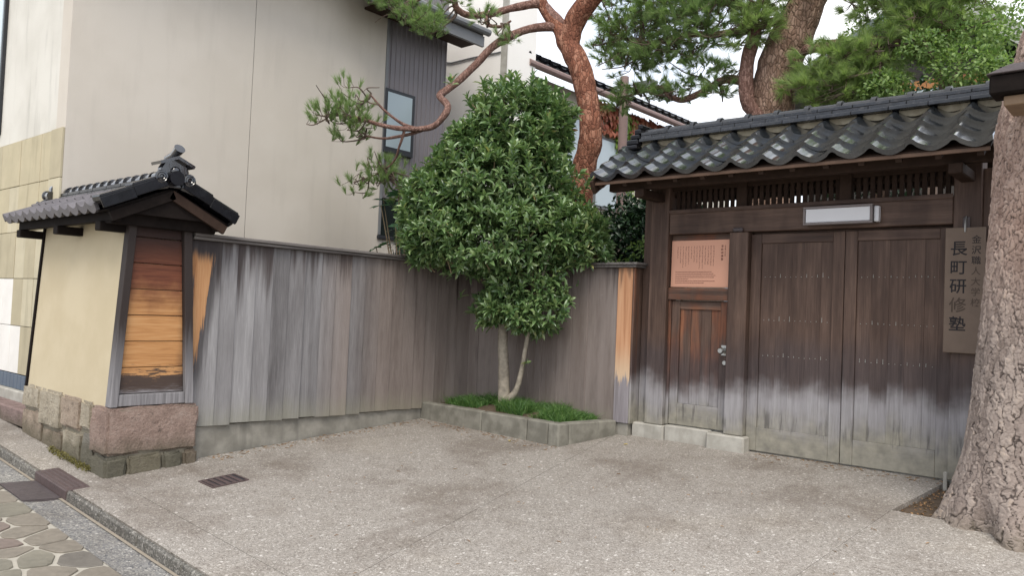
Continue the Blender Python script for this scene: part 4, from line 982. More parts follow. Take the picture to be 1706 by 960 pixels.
# crown lobes in (lateral, depth, z)
LOBES = [((-.02, 0, 2.02), (1.08, .80, .52), 1.0), ((-.05, 0, 2.55), (.86, .72, .58), .95), ((.10, 0, 3.12), (.56, .52, .58), .75), ((-.78, -.05, 2.36), (.36, .4, .36), .35), ((.72, -.1, 2.0), (.42, .45, .36), .4),
         ((.33, -.05, 1.23), (.68, .50, .25), .55), ((.36, -.03, 1.52), (.60, .48, .27), .42), ((-.72, -.05, 1.92), (.40, .42, .27), .35), ((.80, -.1, 1.84), (.36, .42, .28), .35), ((.42, -.05, 3.18), (.30, .3, .38), .25), ((-.3, -.1, 2.95), (.32, .35, .32), .3)]
tips = []; dirs = []
NT_ = 5600; wsum = sum(l[2] for l in LOBES)
while len(tips) < NT_:
    c_, r_, _ = LOBES[np.random.choice(len(LOBES), p=[l[2] / wsum for l in LOBES])]
    d = np.random.normal(size=3); d /= np.linalg.norm(d)
    rad = np.random.uniform(.45, 1.0) ** .55
    q = np.array(c_) + d * np.array(r_) * rad
    w = np.array((BC.x, BC.y, 0)) + vr * q[0] + vd * q[1] + np.array((0, 0, q[2]))
    if mnoise.noise(Vector(w) * 2.6) < -.72 + .1 * np.random.rand(): continue
    w += np.array(mnoise.noise_vector(Vector(w) * 2.4)[:]) * .13 + np.array(mnoise.noise_vector(Vector(w) * 5.5)[:]) * .06
    inside = any(((q - np.array(c2)) / np.array(r2_) @ ((q - np.array(c2)) / np.array(r2_))) < .45 for c2, r2_, _w in LOBES)
    if inside and np.random.rand() < .3: continue
    # keep clear of fence faces below the cap
    if w[2] < 1.78 and (w[0] < -6.50 or w[1] > 6.76): continue
    dd = vr * d[0] + vd * d[1] + np.array((0, 0, d[2])); dd = dd * .8 + np.array((0, 0, .55)) + np.random.normal(size=3) * .3
    tips.append(w); dirs.append(dd / np.linalg.norm(dd))
for k in range(170):                            # shoots that break the outline
    c_, r_, _ = LOBES[np.random.choice((0, 1, 2, 2, 3, 4, 7, 8))]; d = np.random.normal(size=3); d[2] = abs(d[2]) + .2; d /= np.linalg.norm(d)
    q = np.array(c_) + d * np.array(r_) * np.random.uniform(1.0, 1.2); w = np.array((BC.x, BC.y, 0)) + vr * q[0] + vd * q[1] + np.array((0, 0, q[2]))
    dd = vr * d[0] * .5 + vd * d[1] * .5 + np.array((0, 0, .9)); dd /= np.linalg.norm(dd)
    for j in range(3): tips.append(w - dd * .055 * j); dirs.append(dd)
for k in range(420):                            # leafy interior
    q = np.array((.05, .1, 2.3)) + np.random.normal(size=3) * np.array((.28, .2, .38)); w = np.array((BC.x, BC.y, 0)) + vr * q[0] + vd * q[1] + np.array((0, 0, q[2]))
    dd = np.random.normal(size=3) + np.array((0, 0, .6)); tips.append(w); dirs.append(dd / np.linalg.norm(dd))
tips = np.array(tips); dirs = np.array(dirs)
LP, LD, LN, LL, LW = [], [], [], [], []
for p, d in zip(tips, dirs):
    a = np.cross(d, (0.31, .2, .9)); a /= np.linalg.norm(a); b = np.cross(d, a); nl = np.random.randint(5, 9); ph = np.random.rand() * 6.28; sz = np.random.uniform(.7, 1.2)
    for k in range(nl):
        th_ = ph + k * 2.4; o_ = a * math.cos(th_) + b * math.sin(th_); sp = .35 + .9 * (k / nl)
        ld = d * (1 - .45 * k / nl) + o_ * sp; ld[2] -= .12 * k / nl; ld /= np.linalg.norm(ld)
        LP.append(p - d * (.055 * k / nl)); LD.append(ld); LN.append(d * .9 + np.array((0, 0, .5)) + np.random.normal(size=3) * .25); LL.append(np.random.uniform(.08, .125) * sz * (.75 if k < 2 else 1)); LW.append(np.random.uniform(.028, .042) * sz)
LP, LD, LN, LL, LW = map(np.array, (LP, LD, LN, LL, LW))
hid = (LP[:, 2] < 1.70) & ((LP[:, 0] < -6.42) | (LP[:, 1] > 6.66)); k_ = ~hid; LP, LD, LN, LL, LW = LP[k_], LD[k_], LN[k_], LL[k_], LW[k_]
dep = LP @ np.array((-math.sin(YAW), math.cos(YAW), 0)) - LL * 6
order = np.argsort(dep); near = order[:300]; rest = order[300:]
V, F = leaves_mesh(LP[rest], LD[rest], LN[rest], LL[rest], LW[rest])
o = big_mesh('foliage', V, F, 'leaf_osmanthus', OS, True); o['kind'] = 'stuff'
lm = bpy.data.meshes.new('leaf'); lm.from_pydata([tuple(v) for v in LEAF_V], [], LEAF_F); lm.materials.append(MAT['leaf_osmanthus']); lm.polygons.foreach_set('use_smooth', [True] * len(lm.polygons))
ro = np.array(OS.location[:])
for i in near:
    o = bpy.data.objects.new('leaf', lm); col.objects.link(o); o.parent = OS
    d = LD[i]; s_ = np.cross(d, LN[i]); s_ /= np.linalg.norm(s_); nn = np.cross(s_, d)
    m4 = Matrix.Identity(4)
    for r_ in range(3): m4[r_][0] = s_[r_] * LW[i]; m4[r_][1] = d[r_] * LL[i]; m4[r_][2] = nn[r_] * LL[i]; m4[r_][3] = LP[i][r_] - ro[r_]
    o.matrix_local = m4
mb = MB()
for i in np.random.choice(len(tips), 520, False):
    p, d = tips[i], dirs[i]
    c_ = np.array((BC.x, BC.y, max(1.0, p[2] - .45))); m_ = p * .82 + c_ * .18 + np.random.normal(size=3) * .03
    if p[2] < 1.75 and (p[0] < -6.4 or p[1] > 6.6): continue
    mb.tube([m_, (p * .8 + m_ * .2) - d * .03, p + d * .02], [.006, .004, .0025], 4, False)
mb.build('twigs', 'twig_tan', OS)['kind'] = 'stuff'
bi = np.random.choice(len(tips), 60, False); bi = bi[tips[bi][:, 2] > 2.2]
V, F = leaves_mesh(tips[bi] + dirs[bi] * .03, norm(np.random.normal(size=(len(bi), 3)) + (0, 0, -.6)), np.random.normal(size=(len(bi), 3)), np.full(len(bi), .08), np.full(len(bi), .03))
big_mesh('withered_leaves', V, F, 'leaf_brown', OS)['kind'] = 'stuff'
V, F = leaves_mesh(np.array([(-5.345, 6.45, .66)] * 9), norm(np.random.normal(size=(9, 3)) + (0, 0, .3)), np.random.normal(size=(9, 3)), np.full(9, .06), np.full(9, .024)); big_mesh('sprout', V, F, 'leaf_osmanthus', OS)

# ------------------------------------------------------------------ pines
def pine_cluster(pts_branch, clouds, mbw, dens, twig_r=.004, upb=.8, sub=6, spread=1.0):
    """clouds: (centre, radii, n). Returns tips, dirs; adds twigs to mbw. pts_branch: list of np arrays"""
    PB = np.array(pts_branch); T = []; D = []
    for c_, r_, n in clouds:
        c_ = np.array(c_, float); r_ = np.array(r_, float) * spread
        j = np.argmin(((PB - c_) ** 2).sum(1)); a = PB[j]; subs = []
        for s_ in range(sub):
            e = c_ + np.random.normal(size=3) * r_ * .55; mid = a * .5 + e * .5 + np.random.normal(size=3) * np.array((.06, .06, .05)) + np.array((0, 0, -.04))
            cc = catmull([a, a * .75 + mid * .25 + np.random.normal(size=3) * .03, mid, e], 4); mbw.tube(cc, np.linspace(twig_r * 3.2, twig_r * 1.1, len(cc)), 5, False); subs += cc[4:]
        subs = np.array(subs)
        for k in range(int(n * dens)):
            d = np.random.normal(size=3); d /= np.linalg.norm(d); q = c_ + d * r_ * np.random.rand() ** .4
            dr = norm((d * np.array((1, 1, .5)) * .7 + np.array((0, 0, upb)) + np.random.normal(size=3) * .3)[None])[0]
            T.append(q); D.append(dr)
            b = subs[np.argmin(((subs - q) ** 2).sum(1))]; m_ = q - dr * .07
            if np.linalg.norm(b - q) < .7: mbw.tube([b, (b + m_) / 2 + np.random.normal(size=3) * .015 - np.array((0, 0, .01)), m_, q + dr * .015], [twig_r, twig_r * .8, twig_r * .7, twig_r * .6], 3, False)
    return np.array(T), np.array(D)

RP = thing('red_pine', (-5.72, 7.85, 0), 'red barked pine behind the fence whose long crooked branch reaches over the fence', 'tree')
mb = MB()
limb(mb, [(-5.78, 7.85, -.05, .20), (-5.74, 7.82, 1.4, .165), (-5.70, 7.80, 2.84, .15), (-5.61, 7.80, 3.27, .142), (-5.63, 7.80, 3.64, .135), (-5.78, 7.80, 4.18, .135), (-5.98, 7.80, 4.55, .135), (-6.15, 7.79, 4.82, .10), (-6.3, 7.76, 5.0, .085), (-6.45, 7.72, 5.25, .075)], 6, 16, .015)
limb(mb, [(-5.86, 7.80, 4.36, .09), (-5.96, 7.80, 4.62, .125), (-5.90, 7.80, 4.86, .135), (-5.70, 7.80, 5.06, .128), (-5.45, 7.8, 5.35, .11), (-5.35, 7.8, 6.2, .08)], 6, 16, .015)
mb.build('trunk', 'red_bark', RP, True, sharp=80)
mb = MB()
b1_ = limb(mb, [(-6.05, 7.80, 4.68, .08), (-6.17, 7.75, 4.81, .06), (-6.51, 7.5, 4.76, .052), (-6.73, 7.2, 4.49, .05), (-6.92, 6.95, 4.12, .047), (-7.04, 6.75, 3.90, .045), (-7.0, 6.6, 3.78, .042), (-6.76, 6.5, 3.60, .042), (-6.74, 6.42, 3.45, .04), (-6.85, 6.30, 3.31, .036), (-7.08, 6.0, 3.27, .028), (-7.37, 5.7, 3.36, .02), (-7.62, 5.45, 3.38, .012)], 5, 10, .02)
b2_ = limb(mb, [(-6.88, 6.28, 3.30, .024), (-7.05, 6.15, 3.22, .02), (-7.25, 6.0, 3.18, .016), (-7.45, 5.85, 3.2, .01)], 5, 7, .03)
b2b = limb(mb, [(-6.95, 6.2, 3.28, .024), (-7.1, 6.1, 3.35, .018), (-7.2, 5.9, 3.5, .014), (-7.3, 5.75, 3.65, .01)], 5, 7, .03)
b3_ = limb(mb, [(-7.02, 6.08, 3.25, .018), (-7.12, 6.1, 3.08, .014), (-7.25, 6.15, 2.95, .012), (-7.45, 6.1, 2.8, .009), (-7.55, 5.95, 2.7, .006)], 5, 7, .03)
b4_ = limb(mb, [(-6.08, 7.8, 4.78, .085), (-6.25, 7.76, 4.98, .075), (-6.42, 7.7, 5.15, .06), (-6.64, 7.4, 5.03, .048), (-6.98, 7.1, 4.93, .042), (-7.08, 6.9, 4.97, .04), (-7.08, 6.8, 5.12, .036), (-7.3, 6.65, 5.15, .026), (-7.6, 6.55, 5.02, .018), (-7.85, 6.5, 4.98, .01)], 5, 10, .02)
b5_ = limb(mb, [(-6.85, 7.2, 4.96, .03), (-6.78, 7.15, 4.8, .024), (-6.6, 7.2, 4.73, .02), (-6.45, 7.2, 4.78, .012)], 5, 7, .02)
b6_ = limb(mb, [(-6.42, 7.7, 5.15, .06), (-6.6, 7.75, 5.5, .05), (-6.9, 7.7, 5.9, .03)], 5, 8, .02)
mb.build('branch', 'branch_bark', RP, True, sharp=80)
mbw = MB()
cl = [((-7.62, 5.42, 3.42), (.16, .28, .13), 22), ((-7.45, 5.62, 3.62), (.16, .24, .2), 18), ((-7.40, 5.75, 3.38), (.2, .3, .12), 26), ((-7.60, 5.70, 3.22), (.16, .22, .10), 14), ((-7.4, 5.45, 3.5), (.15, .2, .15), 12)]
T1, D1 = pine_cluster(b1_[-22:] + b2_ + b2b, cl, mbw, 1.35, .004, 1.0, 5, 1.35)
cl = [((-7.40, 6.05, 2.85), (.18, .26, .16), 20), ((-7.5, 6.3, 2.78), (.16, .28, .2), 24), ((-7.55, 5.85, 2.62), (.14, .22, .12), 10), ((-7.45, 6.5, 2.6), (.15, .25, .2), 14)]
T2, D2 = pine_cluster(b3_, cl, mbw, 1.7, .004, .9, 5, 1.35)
cl = [((-7.75, 6.5, 5.08), (.3, .25, .14), 34), ((-7.45, 6.6, 4.86), (.28, .25, .14), 40), ((-7.2, 6.6, 4.70), (.22, .25, .1), 24), ((-7.0, 6.7, 5.05), (.25, .25, .12), 16), ((-6.7, 7.0, 4.86), (.25, .2, .1), 10), ((-6.5, 7.2, 4.6), (.2, .2, .08), 8), ((-7.95, 6.4, 5.2), (.25, .25, .12), 18)]
T3, D3 = pine_cluster(b4_[-24:] + b5_, cl, mbw, 1.8, .004, .55, 5, 1.2)
T = np.concatenate([T1, T2, T3]); D = np.concatenate([D1, D2, D3])
ok = T[:, 0] > -8.42; T, D = T[ok], D[ok]
V, F = needles(T, D, 58, .10, .0023, .7); o = big_mesh('crown', V, F, 'needle_green', RP); o['kind'] = 'stuff'
mbw.build('twigs', 'twig_grey', RP)['kind'] = 'stuff'

GP = thing('garden_pine', (-3.85, 9.0, 0), 'thick trunked pine standing behind the gate roof, wide needle canopy', 'tree')
mb = MB(); limb(mb, [(-3.9, 9, -.05, .36), (-3.88, 9, 2.0, .29), (-3.85, 9, 3.6, .265), (-3.79, 9, 4.16, .25), (-3.6, 9, 4.62, .23), (-3.43, 9, 5.0, .21), (-3.2, 9, 5.6, .18), (-3.1, 9, 6.6, .12)], 6, 18, .02); mb.build('trunk', 'grey_pine_bark', GP, True, sharp=80)
mb = MB()
c1 = limb(mb, [(-3.7, 8.9, 3.4, .06), (-4.0, 8.72, 3.72, .085), (-4.03, 8.7, 4.2, .085), (-3.95, 8.7, 4.6, .075), (-4.1, 8.7, 4.9, .05), (-4.6, 8.6, 5.1, .03)], 5, 10, .02)
c2 = limb(mb, [(-3.85, 9, 3.95, .08), (-4.3, 8.9, 4.12, .055), (-4.55, 8.85, 4.08, .045), (-4.9, 8.8, 3.93, .04), (-5.1, 8.8, 4.0, .032), (-5.28, 8.8, 4.18, .028), (-5.75, 8.8, 4.12, .016)], 5, 9, .03)
c3 = limb(mb, [(-3.7, 9, 4.35, .08), (-3.3, 8.95, 4.34, .055), (-3.05, 8.9, 4.33, .05), (-2.69, 8.9, 4.29, .04), (-2.32, 8.9, 4.22, .025), (-1.9, 8.9, 4.25, .012)], 5, 9, .03)
c4 = limb(mb, [(-3.55, 9, 4.75, .08), (-3.75, 8.85, 4.72, .06), (-4.2, 8.7, 4.62, .045), (-4.7, 8.6, 4.68, .036), (-5.3, 8.6, 4.7, .024), (-5.9, 8.6, 4.9, .012)], 5, 9, .03)
c5 = limb(mb, [(-3.4, 9, 5.1, .07), (-3.1, 8.9, 5.0, .05), (-2.7, 8.8, 4.85, .035), (-2.2, 8.8, 4.75, .02)], 5, 9, .03)
c6 = limb(mb, [(-3.45, 9, 4.9, .08), (-3.3, 8.7, 4.95, .06), (-3.15, 8.6, 5.05, .045)], 5, 9, .03)
mb.build('branch', 'branch_bark', GP, True, sharp=80)
mbw = MB()
cl = [((-5.6, 8.6, 4.95), (.45, .35, .22), 60), ((-5.0, 8.6, 5.0), (.5, .35, .30), 85), ((-4.5, 8.6, 4.75), (.45, .35, .22), 60), ((-4.6, 8.6, 5.2), (.5, .35, .25), 55), ((-4.1, 8.6, 5.05), (.4, .35, .25), 50), ((-5.2, 8.7, 4.55), (.4, .35, .14), 36), ((-5.9, 8.6, 4.75), (.25, .3, .2), 22), ((-5.0, 8.6, 4.6), (.6, .35, .16), 40), ((-5.65, 8.6, 4.5), (.4, .3, .14), 26), ((-5.9, 8.6, 5.3), (.4, .3, .2), 30), ((-5.3, 8.6, 5.35), (.5, .3, .25), 40)]
T1, D1 = pine_cluster(c1[12:] + c4, cl, mbw, 2.1, .005, .35, 6, 1.25)
cl = [((-5.5, 8.8, 4.18), (.35, .3, .12), 26), ((-5.0, 8.8, 4.08), (.35, .3, .12), 22), ((-4.6, 8.8, 4.28), (.35, .3, .12), 22), ((-5.85, 8.8, 4.02), (.2, .25, .1), 12), ((-4.4, 8.8, 4.0), (.2, .3, .12), 12)]
T2, D2 = pine_cluster(c2, cl, mbw, 1.9, .005, .35, 6, 1.25)
cl = [((-3.1, 8.85, 4.12), (.45, .35, .20), 75), ((-2.6, 8.85, 4.1), (.45, .35, .22), 85), ((-2.2, 8.85, 4.3), (.4, .35, .22), 60), ((-3.2, 8.8, 3.85), (.4, .35, .18), 55), ((-2.75, 8.8, 3.85), (.35, .35, .15), 40), ((-3.0, 8.8, 3.68), (.4, .3, .12), 34)]
T3, D3 = pine_cluster(c3, cl, mbw, 2.1, .005, .3, 6, 1.2)
cl = [((-2.6, 8.8, 4.72), (.45, .35, .22), 75), ((-2.1, 8.8, 4.7), (.4, .35, .22), 65), ((-1.75, 8.8, 4.5), (.3, .35, .25), 40), ((-3.9, 8.5, 4.55), (.3, .25, .2), 40), ((-3.75, 8.5, 4.9), (.3, .25, .2), 40)]
T4, D4 = pine_cluster(c5 + c6 + c4[:12], cl, mbw, 2.1, .005, .3, 6, 1.2)
TA = np.concatenate([T1, T2]); DA = np.concatenate([D1, D2])
V, F = needles(TA, DA, 56, .13, .0028, .8); big_mesh('crown', V, F, 'needle_green', GP)['kind'] = 'stuff'
TB = np.concatenate([T3, T4]); DB = np.concatenate([D3, D4])
V, F = needles(TB, DB, 60, .13, .0028, .8); big_mesh('crown', V, F, 'needle_yellow', GP)['kind'] = 'stuff'
mbu = MB(); cu_ = limb(mbu, [(-3.1, 9, 6.4, .12), (-3.6, 8.7, 6.7, .08), (-4.6, 8.5, 6.7, .05), (-5.6, 8.4, 6.6, .03)], 5, 8, .03) + limb(mbu, [(-3.1, 9, 6.5, .1), (-2.6, 8.6, 6.6, .07), (-1.8, 8.4, 6.6, .04), (-1.0, 8.3, 6.5, .02)], 5, 8, .03)  # unseen upper boughs and needles, added for dark reflections in the gate tiles
mbu.build('branch', 'branch_bark', GP, True, sharp=80)
cl = [((xx, yy, 6.55 + .3 * math.sin(xx * 3 + yy)), (.45, .4, .2), 20) for xx in (-5.4, -4.2, -2.4) for yy in (9.6,)]
T5, D5 = pine_cluster(cu_, cl, mbw, 1.0, .006, .35, 4)
V, F = needles(T5, D5, 34, .15, .006, .9); big_mesh('crown', V, F, 'needle_green', GP)['kind'] = 'stuff'
mbw.build('twigs', 'twig_grey', GP)['kind'] = 'stuff'

# big pine beside the gate: plated bark as relief
FP = thing('street_pine', (-.85, 6.30, -.15), 'massive pine trunk with thick plated bark rising at the forecourt edge', 'tree')
NU, NV = 460, 900; H0, H1 = -.22, 4.4
zs = np.linspace(0, 1, NV) ** 1.25 * (H1 - H0) + H0
cxs = np.interp(zs, [-.3, 0, .8, 1.8, 2.6, 3.2, 5.2], [-.84, -.84, -.815, -.787, -.765, -.65, .15]); cys = np.interp(zs, [-.3, 1, 2.6, 5.2], [6.30, 6.30, 6.28, 6.4])
rs = np.interp(zs, [-.3, -.12, .0, .12, .35, .8, 1.3, 1.8, 2.6, 3.2, 5.2], [.56, .50, .465, .435, .395, .36, .335, .318, .306, .295, .25])
k_ = np.ones(41) / 41
pad = lambda a: np.convolve(np.pad(a, 20, mode='edge'), k_, 'valid')
cxs, cys, rs = pad(cxs), pad(cys), pad(rs)
th_ = np.linspace(0, 2 * math.pi, NU, endpoint=False)
TH, ZZ = np.meshgrid(th_, zs); RS = rs[:, None] * np.ones(NU)
def vnoise(nu_, sc, seed):                       # value noise on the unrolled trunk: nu_ cells round, sc cells per metre up
    g_ = np.random.RandomState(seed).rand(int(6 * sc) + 4, nu_); u = TH / (2 * math.pi) * nu_; v = (ZZ - H0) * sc
    i, j = np.floor(u).astype(int), np.floor(v).astype(int); a, b = u - i, v - j; a = a * a * (3 - 2 * a); b = b * b * (3 - 2 * b)
    q = lambda jj_, ii_: g_[jj_, ii_ % nu_]
    return (q(j, i) * (1 - a) + q(j, i + 1) * a) * (1 - b) + (q(j + 1, i) * (1 - a) + q(j + 1, i + 1) * a) * b - .5
fl = np.clip((.45 - ZZ) / .6, 0, 1) ** 2
RS = RS * (1 + fl * (.16 * np.cos(TH * 5 + 1.0) + .08 * np.cos(TH * 9 + 2)) + .10 * fl * vnoise(13, 6, 5))
def plates(nu_, ch, seed, wu, wv):
    r_ = np.random.RandomState(seed); nv_ = int((H1 - H0) / ch) + 4; ju, jv, jr = r_.rand(nv_, nu_), r_.rand(nv_, nu_), r_.rand(nv_, nu_)
    U = TH / (2 * math.pi) * nu_ + wu; Vv = (ZZ - H0) / ch + 1 + wv
    iu = np.floor(U).astype(int); iv = np.floor(Vv).astype(int); d1 = np.full(U.shape, 9.); d2 = np.full(U.shape, 9.); cr = np.zeros(U.shape)
    for a in (-1, 0, 1):
        for b in (-1, 0, 1):
            jj = np.clip(iv + b, 0, nv_ - 1); ii = (iu + a) % nu_
            du = (iu + a + ju[jj, ii]) - U; dv = (iv + b + jv[jj, ii]) - Vv; dd = np.sqrt(du * du + dv * dv)
            c_ = dd < d1; d2 = np.where(c_, d1, np.minimum(d2, dd)); cr = np.where(c_, jr[jj, ii], cr); d1 = np.where(c_, dd, d1)
    return d2 - d1, cr
w1, w2, w3 = vnoise(24, 9, 1), vnoise(70, 26, 2), vnoise(150, 60, 3)
eA, cA = plates(42, .24, 11, w1 * .7 + w2 * .5 + w3 * .3, vnoise(24, 9, 4) * .5 + vnoise(70, 26, 6) * .35 + w3 * .15)
eB, cB = plates(66, .06, 12, w2 * 1.1 + w3 * .5, vnoise(70, 26, 8) * 1.0 + w3 * .4)
hi = np.clip((ZZ - .9) / .9, 0, 1)                # small flakes higher up, long plates at the foot
fA = np.clip(eA / .10, 0, 1); fB = np.clip(eB / .2, 0, 1)
dA = .013 * (1 - hi * .6); dB = .005 + .005 * hi
RR = RS - dA * (1 - fA ** .7) - dB * (1 - fB) + dA * .5 * (cA - .5) + dB * 1.2 * (cB - .5) + .0035 * w3 + .003 * w2 + .012 * vnoise(7, 3, 9)
edge = np.minimum(np.clip(eA / .12, 0, 1) * (1 - hi * .5) + hi * .5, np.clip(fB * .9 + .12 + .3 * (1 - hi), 0, 1)); cr = cA * .55 + cB * .45
V = np.stack([cxs[:, None] + RR * np.cos(TH), cys[:, None] + RR * np.sin(TH), ZZ + .0 * TH], -1).reshape(-1, 3)
ii, jj = np.meshgrid(np.arange(NU), np.arange(NV - 1)); ii, jj = ii.ravel(), jj.ravel()
F = np.stack([jj * NU + ii, jj * NU + (ii + 1) % NU, (jj + 1) * NU + (ii + 1) % NU, (jj + 1) * NU + ii], 1)
o = big_mesh('trunk', V, F, None, FP, True)
at = o.data.attributes.new('plate', 'FLOAT', 'POINT'); at.data.foreach_set('value', cr.ravel().astype(np.float32))
at = o.data.attributes.new('groove', 'FLOAT', 'POINT'); at.data.foreach_set('value', edge.ravel().astype(np.float32))
m = NT('plated_bark', .9, .15)
def attr(nm): k = m.n('ShaderNodeAttribute'); k.attribute_name = nm; return k.outputs['Fac']
n1 = m.noise(m.pos, 45, 6, .7); n2 = m.noise(m.mapv(m.pos, (1, 1, 3)), 90, 3)
c_ = m.ramp(m.math('ADD', m.math('MULTIPLY', attr('plate'), .5), m.math('MULTIPLY', n1, .6)), [(.25, (.165, .13, .112)), (.5, (.275, .225, .197)), (.72, (.365, .305, .268)), (.95, (.44, .34, .255))])
zb = m.xyz()[2]
c_ = m.mix(m.step(zb, .9, 2.0), c_, m.ramp(m.math('ADD', m.math('MULTIPLY', attr('plate'), .5), m.math('MULTIPLY', n1, .6)), [(.25, (.19, .125, .10)), (.5, (.31, .22, .18)), (.75, (.40, .30, .25))]))
c_ = m.mix(m.math('MULTIPLY', m.step(attr('groove'), .7, .1), .85), c_, (.06, .046, .041))
c_ = m.mix(m.math('MULTIPLY', m.step(m.math('ADD', zb, m.math('MULTIPLY', n1, .4)), .22, .05), .35), c_, (.09, .085, .05))
m.color(c_); m.bump(m.math('ADD', n1, n2), .5, .008); o.data.materials.append(m.m)
# crutch cap beam tied to the trunk
CB = thing('wooden_prop', (-.8, 5.72, 2.6), 'dark timber cap with pale batten propped against the big pine trunk', 'prop')
box('cap_beam', 'dark_timber', CB, -1.0, -.30, 5.60, 5.80, 2.655, 2.775, .01)
MB().hexa([(-1.02, 5.575, 2.778), (-.3, 5.575, 2.778), (-.3, 5.835, 2.778), (-1.02, 5.835, 2.778)], [(-.90, 5.63, 2.84), (-.3, 5.63, 2.86), (-.3, 5.80, 2.86), (-.90, 5.80, 2.84)]).build('cap_cover', 'iron', CB, bevel=.006)
box('batten', 'tan_timber', CB, -.93, -.30, 5.66, 5.98, 2.59, 2.652, .006)
box('top_block', 'dark_timber', CB, -.78, -.30, 5.66, 5.78, 2.862, 2.905, .008)
box('prop_post', 'tan_timber', CB, -.42, -.32, 5.60, 5.70, -.2, 2.588, .008)
# litter of bark flakes at its foot
n = 260; P0 = np.stack([np.random.uniform(-1.58, -1.1, n), np.random.uniform(6.06, 6.9, n), np.zeros(n)], 1); P0[:, 2] = [gz(a, b) - .03 for a, b in P0[:, :2]]
V, F = leaves_mesh(P0, norm(np.random.normal(size=(n, 3)) * (1, 1, .15)), np.tile((0, 0, 1.), (n, 1)) + np.random.normal(size=(n, 3)) * .3, np.random.uniform(.015, .04, n), np.random.uniform(.008, .02, n))
o = big_mesh('bark_litter', V, F, 'leaf_brown'); tag(o, 'brown needles and bark flakes on the soil by the pine', 'litter', kind='stuff')
box('marker_stake', 'pale_stone', None, -1.475, -1.45, 6.86, 6.89, -.1, .09, .004)
tag(bpy.data.objects['marker_stake'], 'short pale stake in the soil between gate and pine', 'stake')

# ------------------------------------------------------------------ garden planting behind
def leaf_cloud(lobes, n, L, Wd, shell=.5):
    P = []; Dn = []
    for c_, r_, k in lobes:
        d = norm(np.random.normal(size=(int(n * k), 3))); rad = np.random.uniform(shell, 1, (len(d), 1)) ** .6
        q = np.array(c_) + d * np.array(r_) * rad
        ok = np.array([mnoise.noise(Vector(p) * 3.0) > -.3 for p in q]); P.append(q[ok]); Dn.append(d[ok])
    P = np.concatenate(P); Dn = np.concatenate(Dn); m_ = len(P)
    ld = norm(Dn * .6 + np.random.normal(size=(m_, 3)) * .6 + (0, 0, .1)); nn = Dn * .6 + (0, 0, .6) + np.random.normal(size=(m_, 3)) * .3
    return leaves_mesh(P, ld, nn, L * np.random.uniform(.7, 1.2, m_), Wd * np.random.uniform(.7, 1.2, m_))
H = thing('garden_shrub', (-5.0, 8.0, 0), 'dark dense shrub in the garden seen between fence end and gate roof', 'shrub')
mb = MB(); limb(mb, [(-5.0, 8.0, -.05, .05), (-5.0, 8.0, .8, .04), (-5.05, 8.0, 1.8, .02)], 4, 7); limb(mb, [(-4.8, 8.1, -.05, .04), (-4.75, 8.1, .9, .03), (-4.7, 8.1, 1.9, .02)], 4, 7); mb.build('trunk', 'twig_grey', H, True)
V, F = leaf_cloud([((-5.2, 8.0, 1.9), (.42, .38, .75), 1), ((-4.75, 8.1, 2.0), (.38, .35, .75), 1), ((-4.95, 7.95, 1.4), (.5, .35, .5), .8), ((-4.55, 8.2, 2.2), (.3, .3, .45), .5)], 5200, .085, .036, .3); big_mesh('crown', V, F, 'leaf_dark', H)['kind'] = 'stuff'
H = thing('garden_shrub', (-4.75, 7.62, 0), 'young yellow green shrub peeping over the end of the plank fence', 'shrub')
mb = MB(); limb(mb, [(-4.78, 7.6, -.05, .02), (-4.78, 7.6, .8, .015), (-4.8, 7.6, 1.7, .008)], 4, 6); mb.build('trunk', 'twig_grey', H, True)
V, F = leaf_cloud([((-4.82, 7.55, 1.72), (.22, .16, .2), 1), ((-4.70, 7.6, 1.95), (.14, .12, .14), .6)], 140, .06, .03, .1); big_mesh('crown', V, F, 'leaf_bright', H)['kind'] = 'stuff'
# bright small-leaved tree behind the gate ridge
H = thing('garden_tree', (-2.07, 8.75, 0.00), 'bright lime green small leaved tree above the gate ridge', 'tree')
mb = MB(); limb(mb, [(-2.07, 8.75, -0.05, .09), (-2.07, 8.75, 2.37, .07), (-2.03, 8.75, 3.18, .05), (-1.89, 8.70, 3.63, .03), (-1.76, 8.66, 3.99, .015)], 5, 8, .03); limb(mb, [(-2.06, 8.75, 3.09, .04), (-2.26, 8.70, 3.45, .03), (-2.44, 8.66, 3.68, .015)], 5, 7, .03); limb(mb, [(-1.98, 8.75, 3.27, .035), (-1.98, 8.70, 3.72, .025), (-2.16, 8.66, 4.17, .012)], 5, 7, .03)
mb.build('trunk', 'twig_grey', H, True)
V, F = leaf_cloud([((-2.48, 8.66, 3.66), (.26, .26, .20), .8), ((-1.76, 8.66, 3.75), (.36, .32, .25), 1), ((-2.1, 8.66, 4.02), (.30, .3, .18), .6), ((-1.66, 8.75, 4.10), (.28, .27, .2), .5), ((-1.4, 8.66, 3.66), (.23, .27, .18), .4), ((-2.75, 9.45, 4.55), (.45, .35, .28), 1), ((-2.1, 9.45, 4.75), (.5, .35, .32), 1.2), ((-1.55, 9.4, 4.35), (.35, .35, .3), .7), ((-2.5, 9.5, 5.1), (.5, .35, .28), .8)], 1500, .05, .026, .2); big_mesh('crown', V, F, 'leaf_bright', H)['kind'] = 'stuff'
H = thing('garden_tree', (-3.2, 10.6, 0), 'dark green tree filling the garden behind the thick trunked pine', 'tree')
mb = MB(); limb(mb, [(-3.2, 10.6, -.05, .12), (-3.2, 10.6, 2, .1), (-3.0, 10.6, 3.4, .05)], 5, 8, .03); mb.build('trunk', 'grey_pine_bark', H, True)
